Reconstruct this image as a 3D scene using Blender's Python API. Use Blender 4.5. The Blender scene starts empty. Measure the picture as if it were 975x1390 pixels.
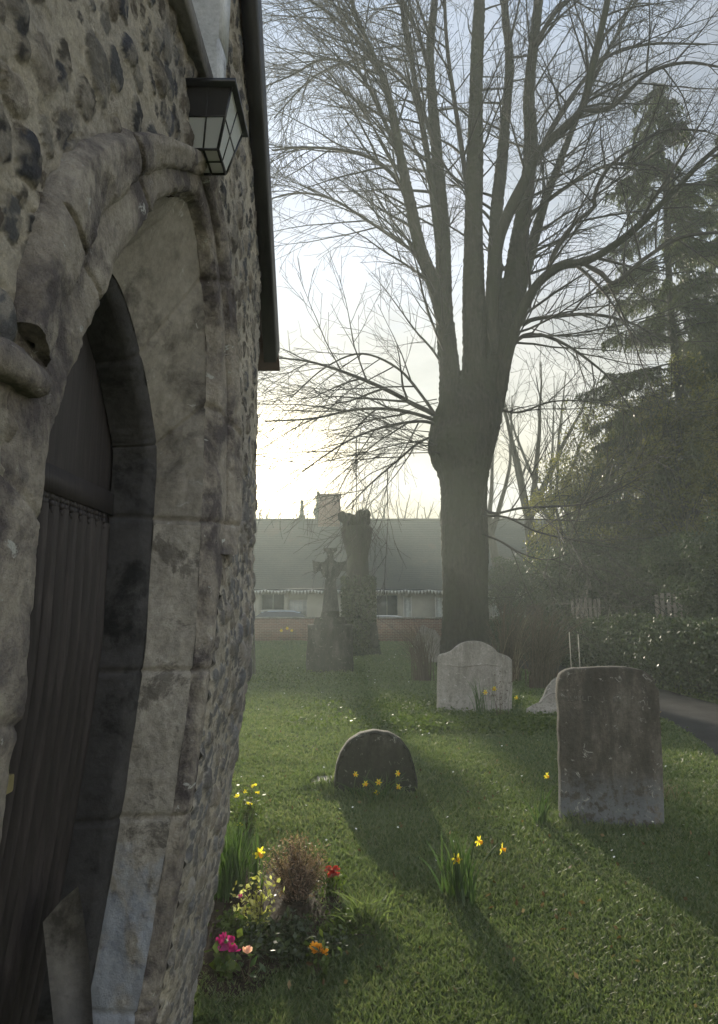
import bpy, math, random
import numpy as np
from mathutils import Vector
PI = math.pi
R = math.radians
random.seed(7)
S = bpy.context.scene
COL = S.collection
EYE = 1.55
F = 977.0
PIT = math.atan(175/977.0)
CP, SP = math.cos(PIT), math.sin(PIT)

# ---------------------------------------------------------------- measuring helpers (photo pixel -> place on a plane)
def ray(px, py):
    dx = (px-487.5)/F; dz = (650-py)/F
    return np.array([dx, CP-dz*SP, SP+dz*CP])
def at(px, py, Y):
    r = ray(px, py); p = r*(Y/r[1]); p[2] += EYE
    return p
def G(px, py, z=0.0):
    r = ray(px, py); p = r*((z-EYE)/r[2]); p[2] += EYE
    return p

# ---------------------------------------------------------------- numpy noise
def _lat(seed):
    return np.random.RandomState(seed).rand(257, 257)
_L = {}
def vnoise(x, y, seed=0):
    if seed not in _L: _L[seed] = _lat(seed)
    L = _L[seed]
    xi = np.floor(x).astype(int); yi = np.floor(y).astype(int)
    fx = x-xi; fy = y-yi
    fx = fx*fx*(3-2*fx); fy = fy*fy*(3-2*fy)
    x0 = xi % 256; y0 = yi % 256
    a = L[x0, y0]; b = L[x0+1, y0]; c = L[x0, y0+1]; d = L[x0+1, y0+1]
    return (a*(1-fx)+b*fx)*(1-fy)+(c*(1-fx)+d*fx)*fy - 0.5
def fbm(x, y, seed=0, octv=4):
    s = 0; a = 1.0; f = 1.0
    for k in range(octv):
        s = s + a*vnoise(x*f+13.7*k, y*f+7.1*k, seed+k); a *= .5; f *= 2.03
    return s
def gz(x, y):
    x = np.asarray(x, float); y = np.asarray(y, float)
    return 0.05*fbm(x*.35+50, y*.35+50, 3, 2)+0.02*vnoise(x*2+90, y*2+90, 8)

# ---------------------------------------------------------------- mesh building
def fast_mesh(name, V, faces, smooth=False):
    """faces: list of int arrays, each (n,k)"""
    me = bpy.data.meshes.new(name)
    V = np.asarray(V, np.float32)
    me.vertices.add(len(V)); me.vertices.foreach_set('co', V.ravel())
    fl = [np.asarray(f, np.int32) for f in faces if len(f)]
    loops = np.concatenate([f.ravel() for f in fl]) if fl else np.zeros(0, np.int32)
    sizes = np.concatenate([np.full(len(f), f.shape[1], np.int32) for f in fl]) if fl else np.zeros(0, np.int32)
    starts = np.concatenate([[0], np.cumsum(sizes)[:-1]]).astype(np.int32)
    me.loops.add(len(loops)); me.loops.foreach_set('vertex_index', loops)
    me.polygons.add(len(sizes)); me.polygons.foreach_set('loop_start', starts)
    try: me.polygons.foreach_set('loop_total', sizes)
    except Exception: pass
    if smooth: me.polygons.foreach_set('use_smooth', np.ones(len(sizes), bool))
    me.update(calc_edges=True); me.validate()
    return me

class MB:
    def __init__(s): s.V = []; s.n = 0; s.Q = []; s.T = []; s.P = []; s.C = []
    def add(s, V, quads=None, tris=None, polys=None):
        V = np.asarray(V, float)
        if quads is not None and len(quads): s.Q.append(np.asarray(quads, int)+s.n)
        if tris is not None and len(tris): s.T.append(np.asarray(tris, int)+s.n)
        if polys is not None:
            for p in polys: s.P.append(np.asarray([p], int)+s.n)
        s.V.append(V); s.n += len(V)
    def box(s, a, b, jit=0):
        x0, y0, z0 = a; x1, y1, z1 = b
        V = np.array([(x0,y0,z0),(x1,y0,z0),(x1,y1,z0),(x0,y1,z0),(x0,y0,z1),(x1,y0,z1),(x1,y1,z1),(x0,y1,z1)], float)
        if jit: V += np.random.RandomState(s.n).uniform(-jit, jit, V.shape)
        s.add(V, [(0,3,2,1),(4,5,6,7),(0,1,5,4),(1,2,6,5),(2,3,7,6),(3,0,4,7)])
    def hexa(s, V):
        s.add(V, [(0,3,2,1),(4,5,6,7),(0,1,5,4),(1,2,6,5),(2,3,7,6),(3,0,4,7)])
    def grid(s, P):
        n, m, _ = P.shape
        i = np.arange(n-1)[:, None]*m+np.arange(m-1)[None, :]
        q = np.stack([i, i+1, i+m+1, i+m], -1).reshape(-1, 4)
        s.add(P.reshape(-1, 3), q)
    def tube(s, P, rad, k=6, cap=True):
        P = np.asarray(P, float); n = len(P)
        rad = np.broadcast_to(np.asarray(rad, float), (n,)) if np.ndim(rad) < 2 else rad
        T = np.gradient(P, axis=0); T /= (np.linalg.norm(T, axis=1, keepdims=True)+1e-9)
        ref = np.array([0, 0, 1.0]) if abs(T[0][2]) < .9 else np.array([1.0, 0, 0])
        A = np.cross(T, ref); A /= (np.linalg.norm(A, axis=1, keepdims=True)+1e-9)
        B = np.cross(T, A)
        th = np.arange(k)*2*PI/k
        if np.ndim(rad) == 1: rr = rad[:, None, None]
        else: rr = rad[:, :, None]
        V = P[:, None, :]+rr*(np.cos(th)[None, :, None]*A[:, None, :]+np.sin(th)[None, :, None]*B[:, None, :])
        i = np.arange(n-1)[:, None]*k; j = np.arange(k)[None, :]; j2 = (j+1) % k
        q = np.stack([i+j, i+j2, i+k+j2, i+k+j], -1).reshape(-1, 4)
        polys = [list(range(k-1, -1, -1)), list(range((n-1)*k, n*k))] if cap and k > 3 else None
        s.add(V.reshape(-1, 3), q, None, polys)
    def bar(s, a, b, r, k=4): s.tube([a, b], [r, r], k)
    def lathe(s, prof, c=(0, 0, 0), k=20):
        prof = np.array(prof, float); th = np.arange(k+1)*2*PI/k
        P = np.stack([c[0]+prof[:, 0:1]*np.cos(th), c[1]+prof[:, 0:1]*np.sin(th), c[2]+prof[:, 1:2]*np.ones_like(th)], -1)
        s.grid(P)
    def build(s, name, mat, parent=None, smooth=False, off=None):
        V = np.concatenate(s.V) if s.V else np.zeros((0, 3))
        if parent is not None: V = V-np.array(parent['_w'][:]) if '_w' in parent else V
        fs = []
        if s.Q: fs.append(np.concatenate(s.Q))
        if s.T: fs.append(np.concatenate(s.T))
        fs += s.P
        me = fast_mesh(name, V, fs, smooth)
        me.materials.append(mat)
        o = bpy.data.objects.new(name, me); COL.objects.link(o)
        if parent is not None:
            o.parent = parent
            o['_w'] = list(parent['_w'][:]) if '_w' in parent else [0, 0, 0]
        else: o['_w'] = [0.0, 0.0, 0.0]
        return o

def tag(o, label, cat, group=None):
    o['label'] = label; o['category'] = cat
    if group: o['group'] = group
    return o
def thing(name, label, cat, loc=(0, 0, 0), group=None):
    o = bpy.data.objects.new(name, None); COL.objects.link(o)
    o.empty_display_size = .2
    o.location = tuple(float(v) for v in loc); o['_w'] = [float(v) for v in loc]
    return tag(o, label, cat, group)
def single(mb, name, mat, label, cat, loc, group=None, smooth=False):
    """a thing that is one mesh, with its origin at its base"""
    p = {'_w': loc}
    o = mb.build(name, mat, None, smooth)
    co = np.empty(len(o.data.vertices)*3, np.float32); o.data.vertices.foreach_get('co', co)
    co = co.reshape(-1, 3)-np.array(loc, np.float32); o.data.vertices.foreach_set('co', co.ravel()); o.data.update()
    o.location = tuple(float(v) for v in loc); o['_w'] = [float(v) for v in loc]
    return tag(o, label, cat, group)
def kids(o): return [c for c in list(COL.objects) if c.parent == o]
def copy_tree(o, parent=None):
    c = o.copy(); COL.objects.link(c)
    if parent is not None: c.parent = parent
    for ch in kids(o): copy_tree(ch, c)
    return c

def resample(pts, n):
    pts = np.array(pts, float)
    # catmull-rom then uniform arclength
    P = np.vstack([2*pts[0]-pts[1], pts, 2*pts[-1]-pts[-2]])
    out = []
    for i in range(1, len(P)-2):
        t = np.linspace(0, 1, 16, endpoint=False)[:, None]
        p0, p1, p2, p3 = P[i-1], P[i], P[i+1], P[i+2]
        out.append(.5*((2*p1)+(-p0+p2)*t+(2*p0-5*p1+4*p2-p3)*t**2+(-p0+3*p1-3*p2+p3)*t**3))
    out.append(pts[-1:]); Q = np.vstack(out)
    d = np.r_[0, np.cumsum(np.linalg.norm(np.diff(Q, axis=0), axis=1))]
    s = np.linspace(0, d[-1], n)
    return np.stack([np.interp(s, d, Q[:, k]) for k in range(Q.shape[1])], -1)

# ---------------------------------------------------------------- materials
class NT:
    def __init__(s, name):
        s.m = bpy.data.materials.new(name); s.m.use_nodes = True
        s.t = s.m.node_tree; s.n = s.t.nodes; s.l = s.t.links
        s.b = s.n['Principled BSDF']; s.out = s.n['Material Output']
        s.tc = s.n.new('ShaderNodeTexCoord')
    def noise(s, scale, detail=4, rough=.6, vec=None, dist=0):
        n = s.n.new('ShaderNodeTexNoise'); n.inputs['Scale'].default_value = scale
        n.inputs['Detail'].default_value = detail; n.inputs['Roughness'].default_value = rough
        n.inputs['Distortion'].default_value = dist
        s.l.new(vec or s.tc.outputs['Object'], n.inputs['Vector']); return n.outputs['Fac']
    def voro(s, scale, feat='F1', vec=None, out='Distance'):
        n = s.n.new('ShaderNodeTexVoronoi'); n.feature = feat; n.inputs['Scale'].default_value = scale
        s.l.new(vec or s.tc.outputs['Object'], n.inputs['Vector']); return n.outputs[out]
    def ramp(s, fac, stops):
        n = s.n.new('ShaderNodeValToRGB'); e = n.color_ramp.elements
        while len(e) < len(stops): e.new(.5)
        for k, (p, c) in enumerate(stops):
            e[k].position = p
            if not hasattr(c, '__len__'): c = (c, c, c)
            e[k].color = (*c, 1)
        s.l.new(fac, n.inputs['Fac']); return n.outputs['Color']
    def mix(s, fac, a, b, mode='MIX'):
        n = s.n.new('ShaderNodeMix'); n.data_type = 'RGBA'; n.blend_type = mode
        if hasattr(fac, 'links'): s.l.new(fac, n.inputs[0])
        else: n.inputs[0].default_value = fac
        for v, i in ((a, 6), (b, 7)):
            if hasattr(v, 'links'): s.l.new(v, n.inputs[i])
            else: n.inputs[i].default_value = (*v, 1)
        return n.outputs[2]
    def attr(s, name):
        n = s.n.new('ShaderNodeAttribute'); n.attribute_name = name; return n.outputs['Color']
    def bump(s, h, strength=.5, dist=.01, prev=None):
        n = s.n.new('ShaderNodeBump'); n.inputs['Strength'].default_value = strength; n.inputs['Distance'].default_value = dist
        s.l.new(h, n.inputs['Height'])
        if prev: s.l.new(prev, n.inputs['Normal'])
        s.l.new(n.outputs[0], s.b.inputs['Normal']); return n.outputs[0]
    def set(s, color=None, rough=None, metal=None, spec=None, **kw):
        for v, k in ((color, 'Base Color'), (rough, 'Roughness'), (metal, 'Metallic'), (spec, 'Specular IOR Level')):
            if v is None: continue
            if hasattr(v, 'links'): s.l.new(v, s.b.inputs[k])
            elif k == 'Base Color': s.b.inputs[k].default_value = (*v, 1)
            else: s.b.inputs[k].default_value = v
        return s.m

def simple(name, c, rough=.6, metal=0, vary=.25, scale=8, bump=.1, bd=.004, spec=.5):
    t = NT(name)
    n = t.noise(scale, 5)
    lo = tuple(v*(1-vary) for v in c); hi = tuple(min(1, v*(1+vary)) for v in c)
    t.set(t.ramp(n, [(.3, lo), (.7, hi)]), rough, metal, spec)
    if bump: t.bump(t.noise(scale*6, 4), bump, bd)
    return t.m
def stone(name, cols, scale=3, spots=None, rough=.92, bump=.6, bd=.006, streak=False, dark=None, darkamt=(.52, .62)):
    t = NT(name)
    vec = None
    if streak:
        mp = t.n.new('ShaderNodeMapping'); mp.inputs['Scale'].default_value = (1, 1, .35)
        t.l.new(t.tc.outputs['Object'], mp.inputs['Vector']); vec = mp.outputs[0]
    n = t.noise(scale, 8, .68, vec)
    c = t.ramp(n, [(.3+.4*k/(len(cols)-1), v) for k, v in enumerate(cols)])
    f = t.noise(scale*14, 5, .7)
    c = t.mix(.55, c, t.ramp(f, [(.3, .35), (.7, .75)]), 'OVERLAY')
    if dark:
        d = t.ramp(t.noise(scale*1.7, 9, .72, vec, .3), [(darkamt[0], 0), (darkamt[1], 1)])
        c = t.mix(d, c, dark)
    if spots:
        sp = t.ramp(t.noise(scale*5, 6, .7, None, .8), [(.63, 0), (.67, 1)])
        c = t.mix(sp, c, spots)
    t.set(c, rough, 0, .25)
    b1 = t.bump(t.noise(scale*4, 8, .7), bump, bd*2.2)
    t.bump(t.noise(scale*30, 5, .75), bump, bd*.6, b1)
    return t.m
def leafmat(name, cols, rough=.45, scale=1.5, trans=.3, spec=.5, obj=True):
    t = NT(name)
    g = t.n.new('ShaderNodeNewGeometry')
    n = t.noise(scale, 3)
    mx = t.n.new('ShaderNodeMath'); mx.operation = 'ADD'
    sc = t.n.new('ShaderNodeMath'); sc.operation = 'MULTIPLY'; sc.inputs[1].default_value = .5
    t.l.new(g.outputs['Random Per Island'], sc.inputs[0]); t.l.new(sc.outputs[0], mx.inputs[0])
    sc2 = t.n.new('ShaderNodeMath'); sc2.operation = 'MULTIPLY'; sc2.inputs[1].default_value = .6
    t.l.new(n, sc2.inputs[0]); t.l.new(sc2.outputs[0], mx.inputs[1])
    c = t.ramp(mx.outputs[0], [(.2+.6*k/(len(cols)-1), v) for k, v in enumerate(cols)])
    t.set(c, rough, 0, spec)
    if trans:
        tr = t.n.new('ShaderNodeBsdfTranslucent'); ms = t.n.new('ShaderNodeMixShader'); ms.inputs[0].default_value = trans
        br = t.mix(1, c, (1.6, 1.8, .9), 'MULTIPLY')
        t.l.new(br, tr.inputs[0]); t.l.new(t.b.outputs[0], ms.inputs[1]); t.l.new(tr.outputs[0], ms.inputs[2])
        t.l.new(ms.outputs[0], t.out.inputs['Surface'])
    return t.m
HAZE = .0027
EXPO = 2.15
SKY_STR = .06
SKY_K = 0.42
SKY_BLUE = 1.02
# ================================================================ THE PORCH
def lean(zr):
    s = np.clip(-np.asarray(zr, float)-.1, 0, None)
    return .075*s+.045*s**2
def wx(Y, z): return -.43-.035*(3-np.asarray(Y, float))-lean(np.asarray(z, float)-EYE)

Icur = [(1.15,-.2),(1.15,.5),(1.15,1.1),(1.15,1.7),(1.21,1.9),(1.31,2.08),(1.46,2.31),(1.62,2.51),(1.76,2.63),(1.92,2.72),(2.01,2.715),(2.10,2.65),(2.19,2.52),(2.245,2.38),(2.27,2.15),(2.27,1.85),(2.26,1.5),(2.25,1.1),(2.25,.5),(2.25,-.2)]
Jcur = [(1.17,-.2),(1.17,.5),(1.17,1.1),(1.17,1.7),(1.22,1.88),(1.30,2.04),(1.41,2.19),(1.53,2.31),(1.65,2.39),(1.76,2.43),(1.87,2.42),(1.99,2.35),(2.10,2.25),(2.19,2.14),(2.25,2.04),(2.255,1.85),(2.24,1.5),(2.24,1.1),(2.26,.5),(2.28,-.2)]
Hout = [(0.98,-.2),(0.98,.5),(0.98,1.1),(0.985,1.78),(1.0,1.97),(1.04,2.14),(1.15,2.34),(1.42,2.57),(1.66,2.72),(1.90,2.84),(2.03,2.84),(2.20,2.72),(2.33,2.55),(2.43,2.35),(2.51,2.1),(2.53,1.86),(2.36,1.5),(2.33,1.1),(2.36,.5),(2.40,-.2)]
N = 700
def par(c):
    c = np.array(c, float); n = len(c)
    I = np.array(Icur, float)
    # use I's arclength as a common parameter
    d = np.r_[0, np.cumsum(np.linalg.norm(np.diff(I, axis=0), axis=1))]
    s = np.linspace(0, d[-1], N)
    P = np.vstack([2*c[0]-c[1], c, 2*c[-1]-c[-2]])
    out = np.zeros((N, 2))
    k = np.clip(np.searchsorted(d, s, side='right')-1, 0, n-2)
    t = ((s-d[k])/(d[k+1]-d[k]))[:, None]
    p0, p1, p2, p3 = P[k], P[k+1], P[k+2], P[k+3]
    return .5*((2*p1)+(-p0+p2)*t+(2*p0-5*p1+4*p2-p3)*t**2+(-p0+3*p1-3*p2+p3)*t**3), s
I_, s_ = par(Icur); J_, _ = par(Jcur); H_, _ = par(Hout)
cen = np.array([1.71, 1.7])

# --- wall material: lime mortar and flint cobbles; colour of each stone from an attribute
t = NT('flint rubble wall')
base = t.attr('stone_colour')
f = t.noise(60, 6, .75)
c = t.mix(.7, base, t.ramp(f, [(.3, .3), (.7, .78)]), 'OVERLAY')
big = t.ramp(t.noise(2.2, 6, .65), [(.35, (.72, .70, .72)), (.7, (1.15, 1.08, .96))])
c = t.mix(.8, c, big, 'MULTIPLY')
st = t.ramp(t.noise(6, 9, .75, None, .6), [(.56, 0), (.64, 1)])
c = t.mix(t.mix(1, st, (.55, .55, .55), 'MULTIPLY'), c, (.07, .06, .055))
t.set(c, .85, 0, .3)
b1 = t.bump(t.noise(35, 8, .75), 1.0, .022)
t.bump(t.noise(150, 5, .7), .9, .006, b1)
M_wall = t.m

def point_in(poly, y, z):
    inside = np.zeros(y.shape, bool); n = len(poly); j = n-1
    for i in range(n):
        yi, zi = poly[i]; yj, zj = poly[j]
        cnd = ((zi > z) != (zj > z)) & (y < (yj-yi)*(z-zi)/(zj-zi+1e-12)+yi)
        inside ^= cnd; j = i
    return inside

NICHE = (1.37, 2.03, 3.13, 3.78)
def wall_mesh(parent):
    Y0, Y1, Z0, Z1 = .22, 3.0, -.15, 4.75
    dy, dz = .0062, .0056
    ny, nz = int((Y1-Y0)/dy)+1, int((Z1-Z0)/dz)+1
    ys = np.linspace(Y0, Y1, ny); zs = np.linspace(Z0, Z1, nz)
    YY, ZZ = np.meshgrid(ys, zs, indexing='ij')
    rng = np.random.RandomState(11)
    H = .005*fbm(YY*18, ZZ*18, 21, 5)+.004*fbm(YY*55, ZZ*55, 25, 3)+.014*fbm(YY*2.2, ZZ*2.2, 31, 3)
    C = np.zeros(YY.shape+(3,)); mort = np.array([.45, .42, .36])
    C[:] = mort
    C *= (1+.35*fbm(YY*6, ZZ*6, 41, 4))[..., None]
    wy = YY+.016*fbm(YY*18, ZZ*18, 51, 5); wz = ZZ+.016*fbm(YY*18+9, ZZ*18, 61, 5)
    pal = [(.055,.055,.058),(.085,.088,.095),(.12,.125,.135),(.10,.088,.07),(.17,.145,.11),(.22,.21,.19),(.14,.12,.10),(.07,.065,.062),(.26,.235,.2),(.075,.08,.1)]
    pl = []
    cell = {}
    def ok(y, z, r):
        cy, cz = int(y/.12), int(z/.12)
        for a in range(cy-1, cy+2):
            for b in range(cz-1, cz+2):
                for (y2, z2, r2) in cell.get((a, b), ()):
                    if (y-y2)**2+(z-z2)**2 < ((r+r2)*.93)**2: return False
        cell.setdefault((cy, cz), []).append((y, z, r)); return True
    for r0, r1, tries in ((.036, .052, 700), (.027, .038, 3500), (.018, .03, 9000), (.009, .016, 9000)):
        for _ in range(tries):
            y = rng.uniform(Y0, Y1); z = rng.uniform(Z0, Z1)
            dense = y > 2.2 and z < 2.1
            if not dense and r0 < .018 and rng.rand() < .55: continue
            if not dense and rng.rand() < .5: continue
            r = rng.uniform(r0, r1)*(.8 if dense else 1)
            if ok(y, z, r): pl.append((y, z, r, dense))
    for (y, z, r, dense) in pl:
        a = r*rng.uniform(.78, 1.0); b = r*rng.uniform(.95, 1.35); th = rng.uniform(-.6, .6)
        R_ = 1.5*max(a, b)
        i0, i1 = np.searchsorted(ys, [y-R_, y+R_]); j0, j1 = np.searchsorted(zs, [z-R_, z+R_])
        if i1 <= i0 or j1 <= j0: continue
        u = (wy[i0:i1, j0:j1]-y); v = (wz[i0:i1, j0:j1]-z)
        uu = (u*math.cos(th)+v*math.sin(th))/a; vv = (-u*math.sin(th)+v*math.cos(th))/b
        pw = rng.uniform(2, 3.2)
        e = np.abs(uu)**pw+np.abs(vv)**pw
        hh = rng.uniform(.35, 1.0)*.42*r*(1.5 if dense else 1)
        top = hh*np.sqrt(np.clip(1-e, 0, 1))+rng.uniform(-.3, .3)*.1*(uu)*r
        if rng.rand() < .35: top = np.minimum(top, hh*.55)
        m = e < 1
        lip = (e >= 1) & (e < 1.5)
        sub = H[i0:i1, j0:j1]
        sub[m] = (sub+top)[m]-.0015
        if rng.rand() < .5: sub[lip] += .002*(1.5-e[lip])*2
        else: sub[lip] -= .004*(1.5-e[lip])*2
        col = np.array(pal[rng.randint(len(pal))])*rng.uniform(.8, 1.35)
        col = (col*.8+.012 if not dense else col*.85+np.array([.13, .13, .13]))
        w = np.clip((1-e)*9, 0, 1)[m][:, None]
        smear = np.clip((fbm(uu*1.6+y*31, vv*1.6+z*17, 91, 4)[m]+.12)*5, 0, 1)[:, None]
        if not dense: w = w*(.5+.5*smear)
        cs = C[i0:i1, j0:j1]
        cort = np.array([.42, .40, .36]) if rng.rand() < .25 else col*.7
        k = np.clip(1-(1-e[m])*4, 0, 1)[:, None]
        cs[m] = cs[m]*(1-w)+w*(col*(1-k*.6)+cort*k*.6)
        if dense:
            cs[lip] = cs[lip]*.4+np.array([.46, .45, .42])*.6
    # the face settles flush against the dressed stones of the doorway
    Hp = (I_+(H_-I_)*.86)[::6]; Dm = np.full(YY.shape, 9.)
    for (hy, hz_) in Hp: Dm = np.minimum(Dm, (YY-hy)**2+(ZZ-hz_)**2)
    fe = np.exp(-Dm/.028**2); H = H*(1-fe)-.009*fe
    X = wx(YY, ZZ)+H
    # far corner rounds back
    edge = np.clip((YY-2.955)/.045, 0, 1)
    X -= .035*edge**2
    # top follows the gable: keep only faces under the verge
    P = np.stack([X, YY, ZZ], -1)
    yc = (YY[:-1, :-1]+YY[1:, 1:])/2; zc = (ZZ[:-1, :-1]+ZZ[1:, 1:])/2
    zmax = 4.72-np.abs(yc-1.63)*1.287
    Hin = I_+(H_-I_)*.86
    hole = point_in([tuple(p) for p in Hin[::6]]+[(2.32, -.5), (1.0, -.5)], yc, zc)
    nich = (yc > NICHE[0]) & (yc < NICHE[1]) & (zc > NICHE[2]) & (zc < NICHE[3])
    keep = (zc < zmax) & ~hole & ~nich
    m = nz; i = np.arange(ny-1)[:, None]*m+np.arange(nz-1)[None, :]
    q = np.stack([i, i+m, i+m+1, i+1], -1)[keep]
    me = fast_mesh('gable_wall', P.reshape(-1, 3)-np.array(parent['_w'][:]), [q], True)
    at_ = me.color_attributes.new('stone_colour', 'FLOAT_COLOR', 'POINT')
    cc = np.ones((ny*nz, 4), np.float32); cc[:, :3] = np.clip(C, .01, .9).reshape(-1, 3)
    if len(me.vertices) == ny*nz: at_.data.foreach_set('color', cc.ravel())
    me.materials.append(M_wall)
    o = bpy.data.objects.new('gable_wall', me); COL.objects.link(o); o.parent = parent; o['_w'] = parent['_w'][:]
    return o

M_ash = stone('worn limestone', [(.22,.195,.17),(.33,.295,.25),(.43,.39,.335)], 3.0, (.5,.5,.47), dark=(.115,.10,.10), darkamt=(.45, .6), bump=1.0, bd=.012)
M_reveal = stone('smooth reveal stone', [(.27,.245,.205),(.35,.32,.27),(.42,.385,.33)], 2.2, (.46,.45,.41), dark=(.13,.12,.105), darkamt=(.56, .68), bump=.45, bd=.004)
M_dkstone = stone('dark grey stone', [(.10,.095,.085),(.14,.13,.12),(.18,.17,.15)], 2.6, dark=(.06,.055,.05), bump=.5)  # plain dark stone for the side walls, wedge and sill
M_inner = stone('inner stone with painted recess shade', [(.034,.032,.034),(.048,.046,.047),(.068,.064,.064)], 2.6, dark=(.02,.02,.02), bump=.5)  # shade of the door recess put into the inner order's colour
# far jamb: pale bluish patches low down, dark algae
t = NT('jamb stone with bluish patches')
n = t.noise(3.2, 8, .7)
c = t.ramp(n, [(.3, (.24,.22,.19)), (.5, (.33,.305,.265)), (.7, (.42,.39,.345))])
c = t.mix(.55, c, t.ramp(t.noise(45, 6, .75), [(.3, .3), (.7, .78)]), 'OVERLAY')
d = t.ramp(t.noise(6.5, 9, .75, None, .5), [(.54, 0), (.60, 1)])
c = t.mix(t.mix(1, d, (.7, .7, .7), 'MULTIPLY'), c, (.09, .08, .07))
sep = t.n.new('ShaderNodeSeparateXYZ'); t.l.new(t.tc.outputs['Object'], sep.inputs[0])
zz = t.ramp(sep.outputs['Z'], [(.0, 1), (.86, 1), (.98, 0)])
nn = t.ramp(t.noise(4.0, 5, .6, None, .4), [(.40, 0), (.5, 1)])
msk = t.mix(1, zz, nn, 'MULTIPLY')
c = t.mix(t.mix(1, msk, (.6, .6, .6), 'MULTIPLY'), c, (.36, .41, .50))
t.set(c, .93, 0, .2)
b1 = t.bump(t.noise(12, 8, .75), .8, .012)
t.bump(t.noise(90, 5, .75), .6, .003, b1)
M_jamb = t.m

M_black = simple('black bituminous timber', (.018,.017,.017), .55, vary=.4, bump=.4)
M_tile = simple('clay roof tile', (.07,.045,.035), .85, vary=.5, scale=5, bump=.5)
M_iron = simple('black painted iron', (.012,.012,.014), .4, 0, .3)
M_door = NT('dark oak door')
mp = M_door.n.new('ShaderNodeMapping'); mp.inputs['Scale'].default_value = (1, 1, .07)
M_door.l.new(M_door.tc.outputs['Object'], mp.inputs['Vector'])
gr = M_door.noise(42, 7, .7, mp.outputs[0], .5)
M_door.set(M_door.ramp(gr, [(.3, (.014,.012,.012)), (.55, (.032,.026,.027)), (.8, (.07,.058,.056))]), .6, 0, .4)
M_door.bump(gr, .6, .004)
M_door = M_door.m

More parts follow.
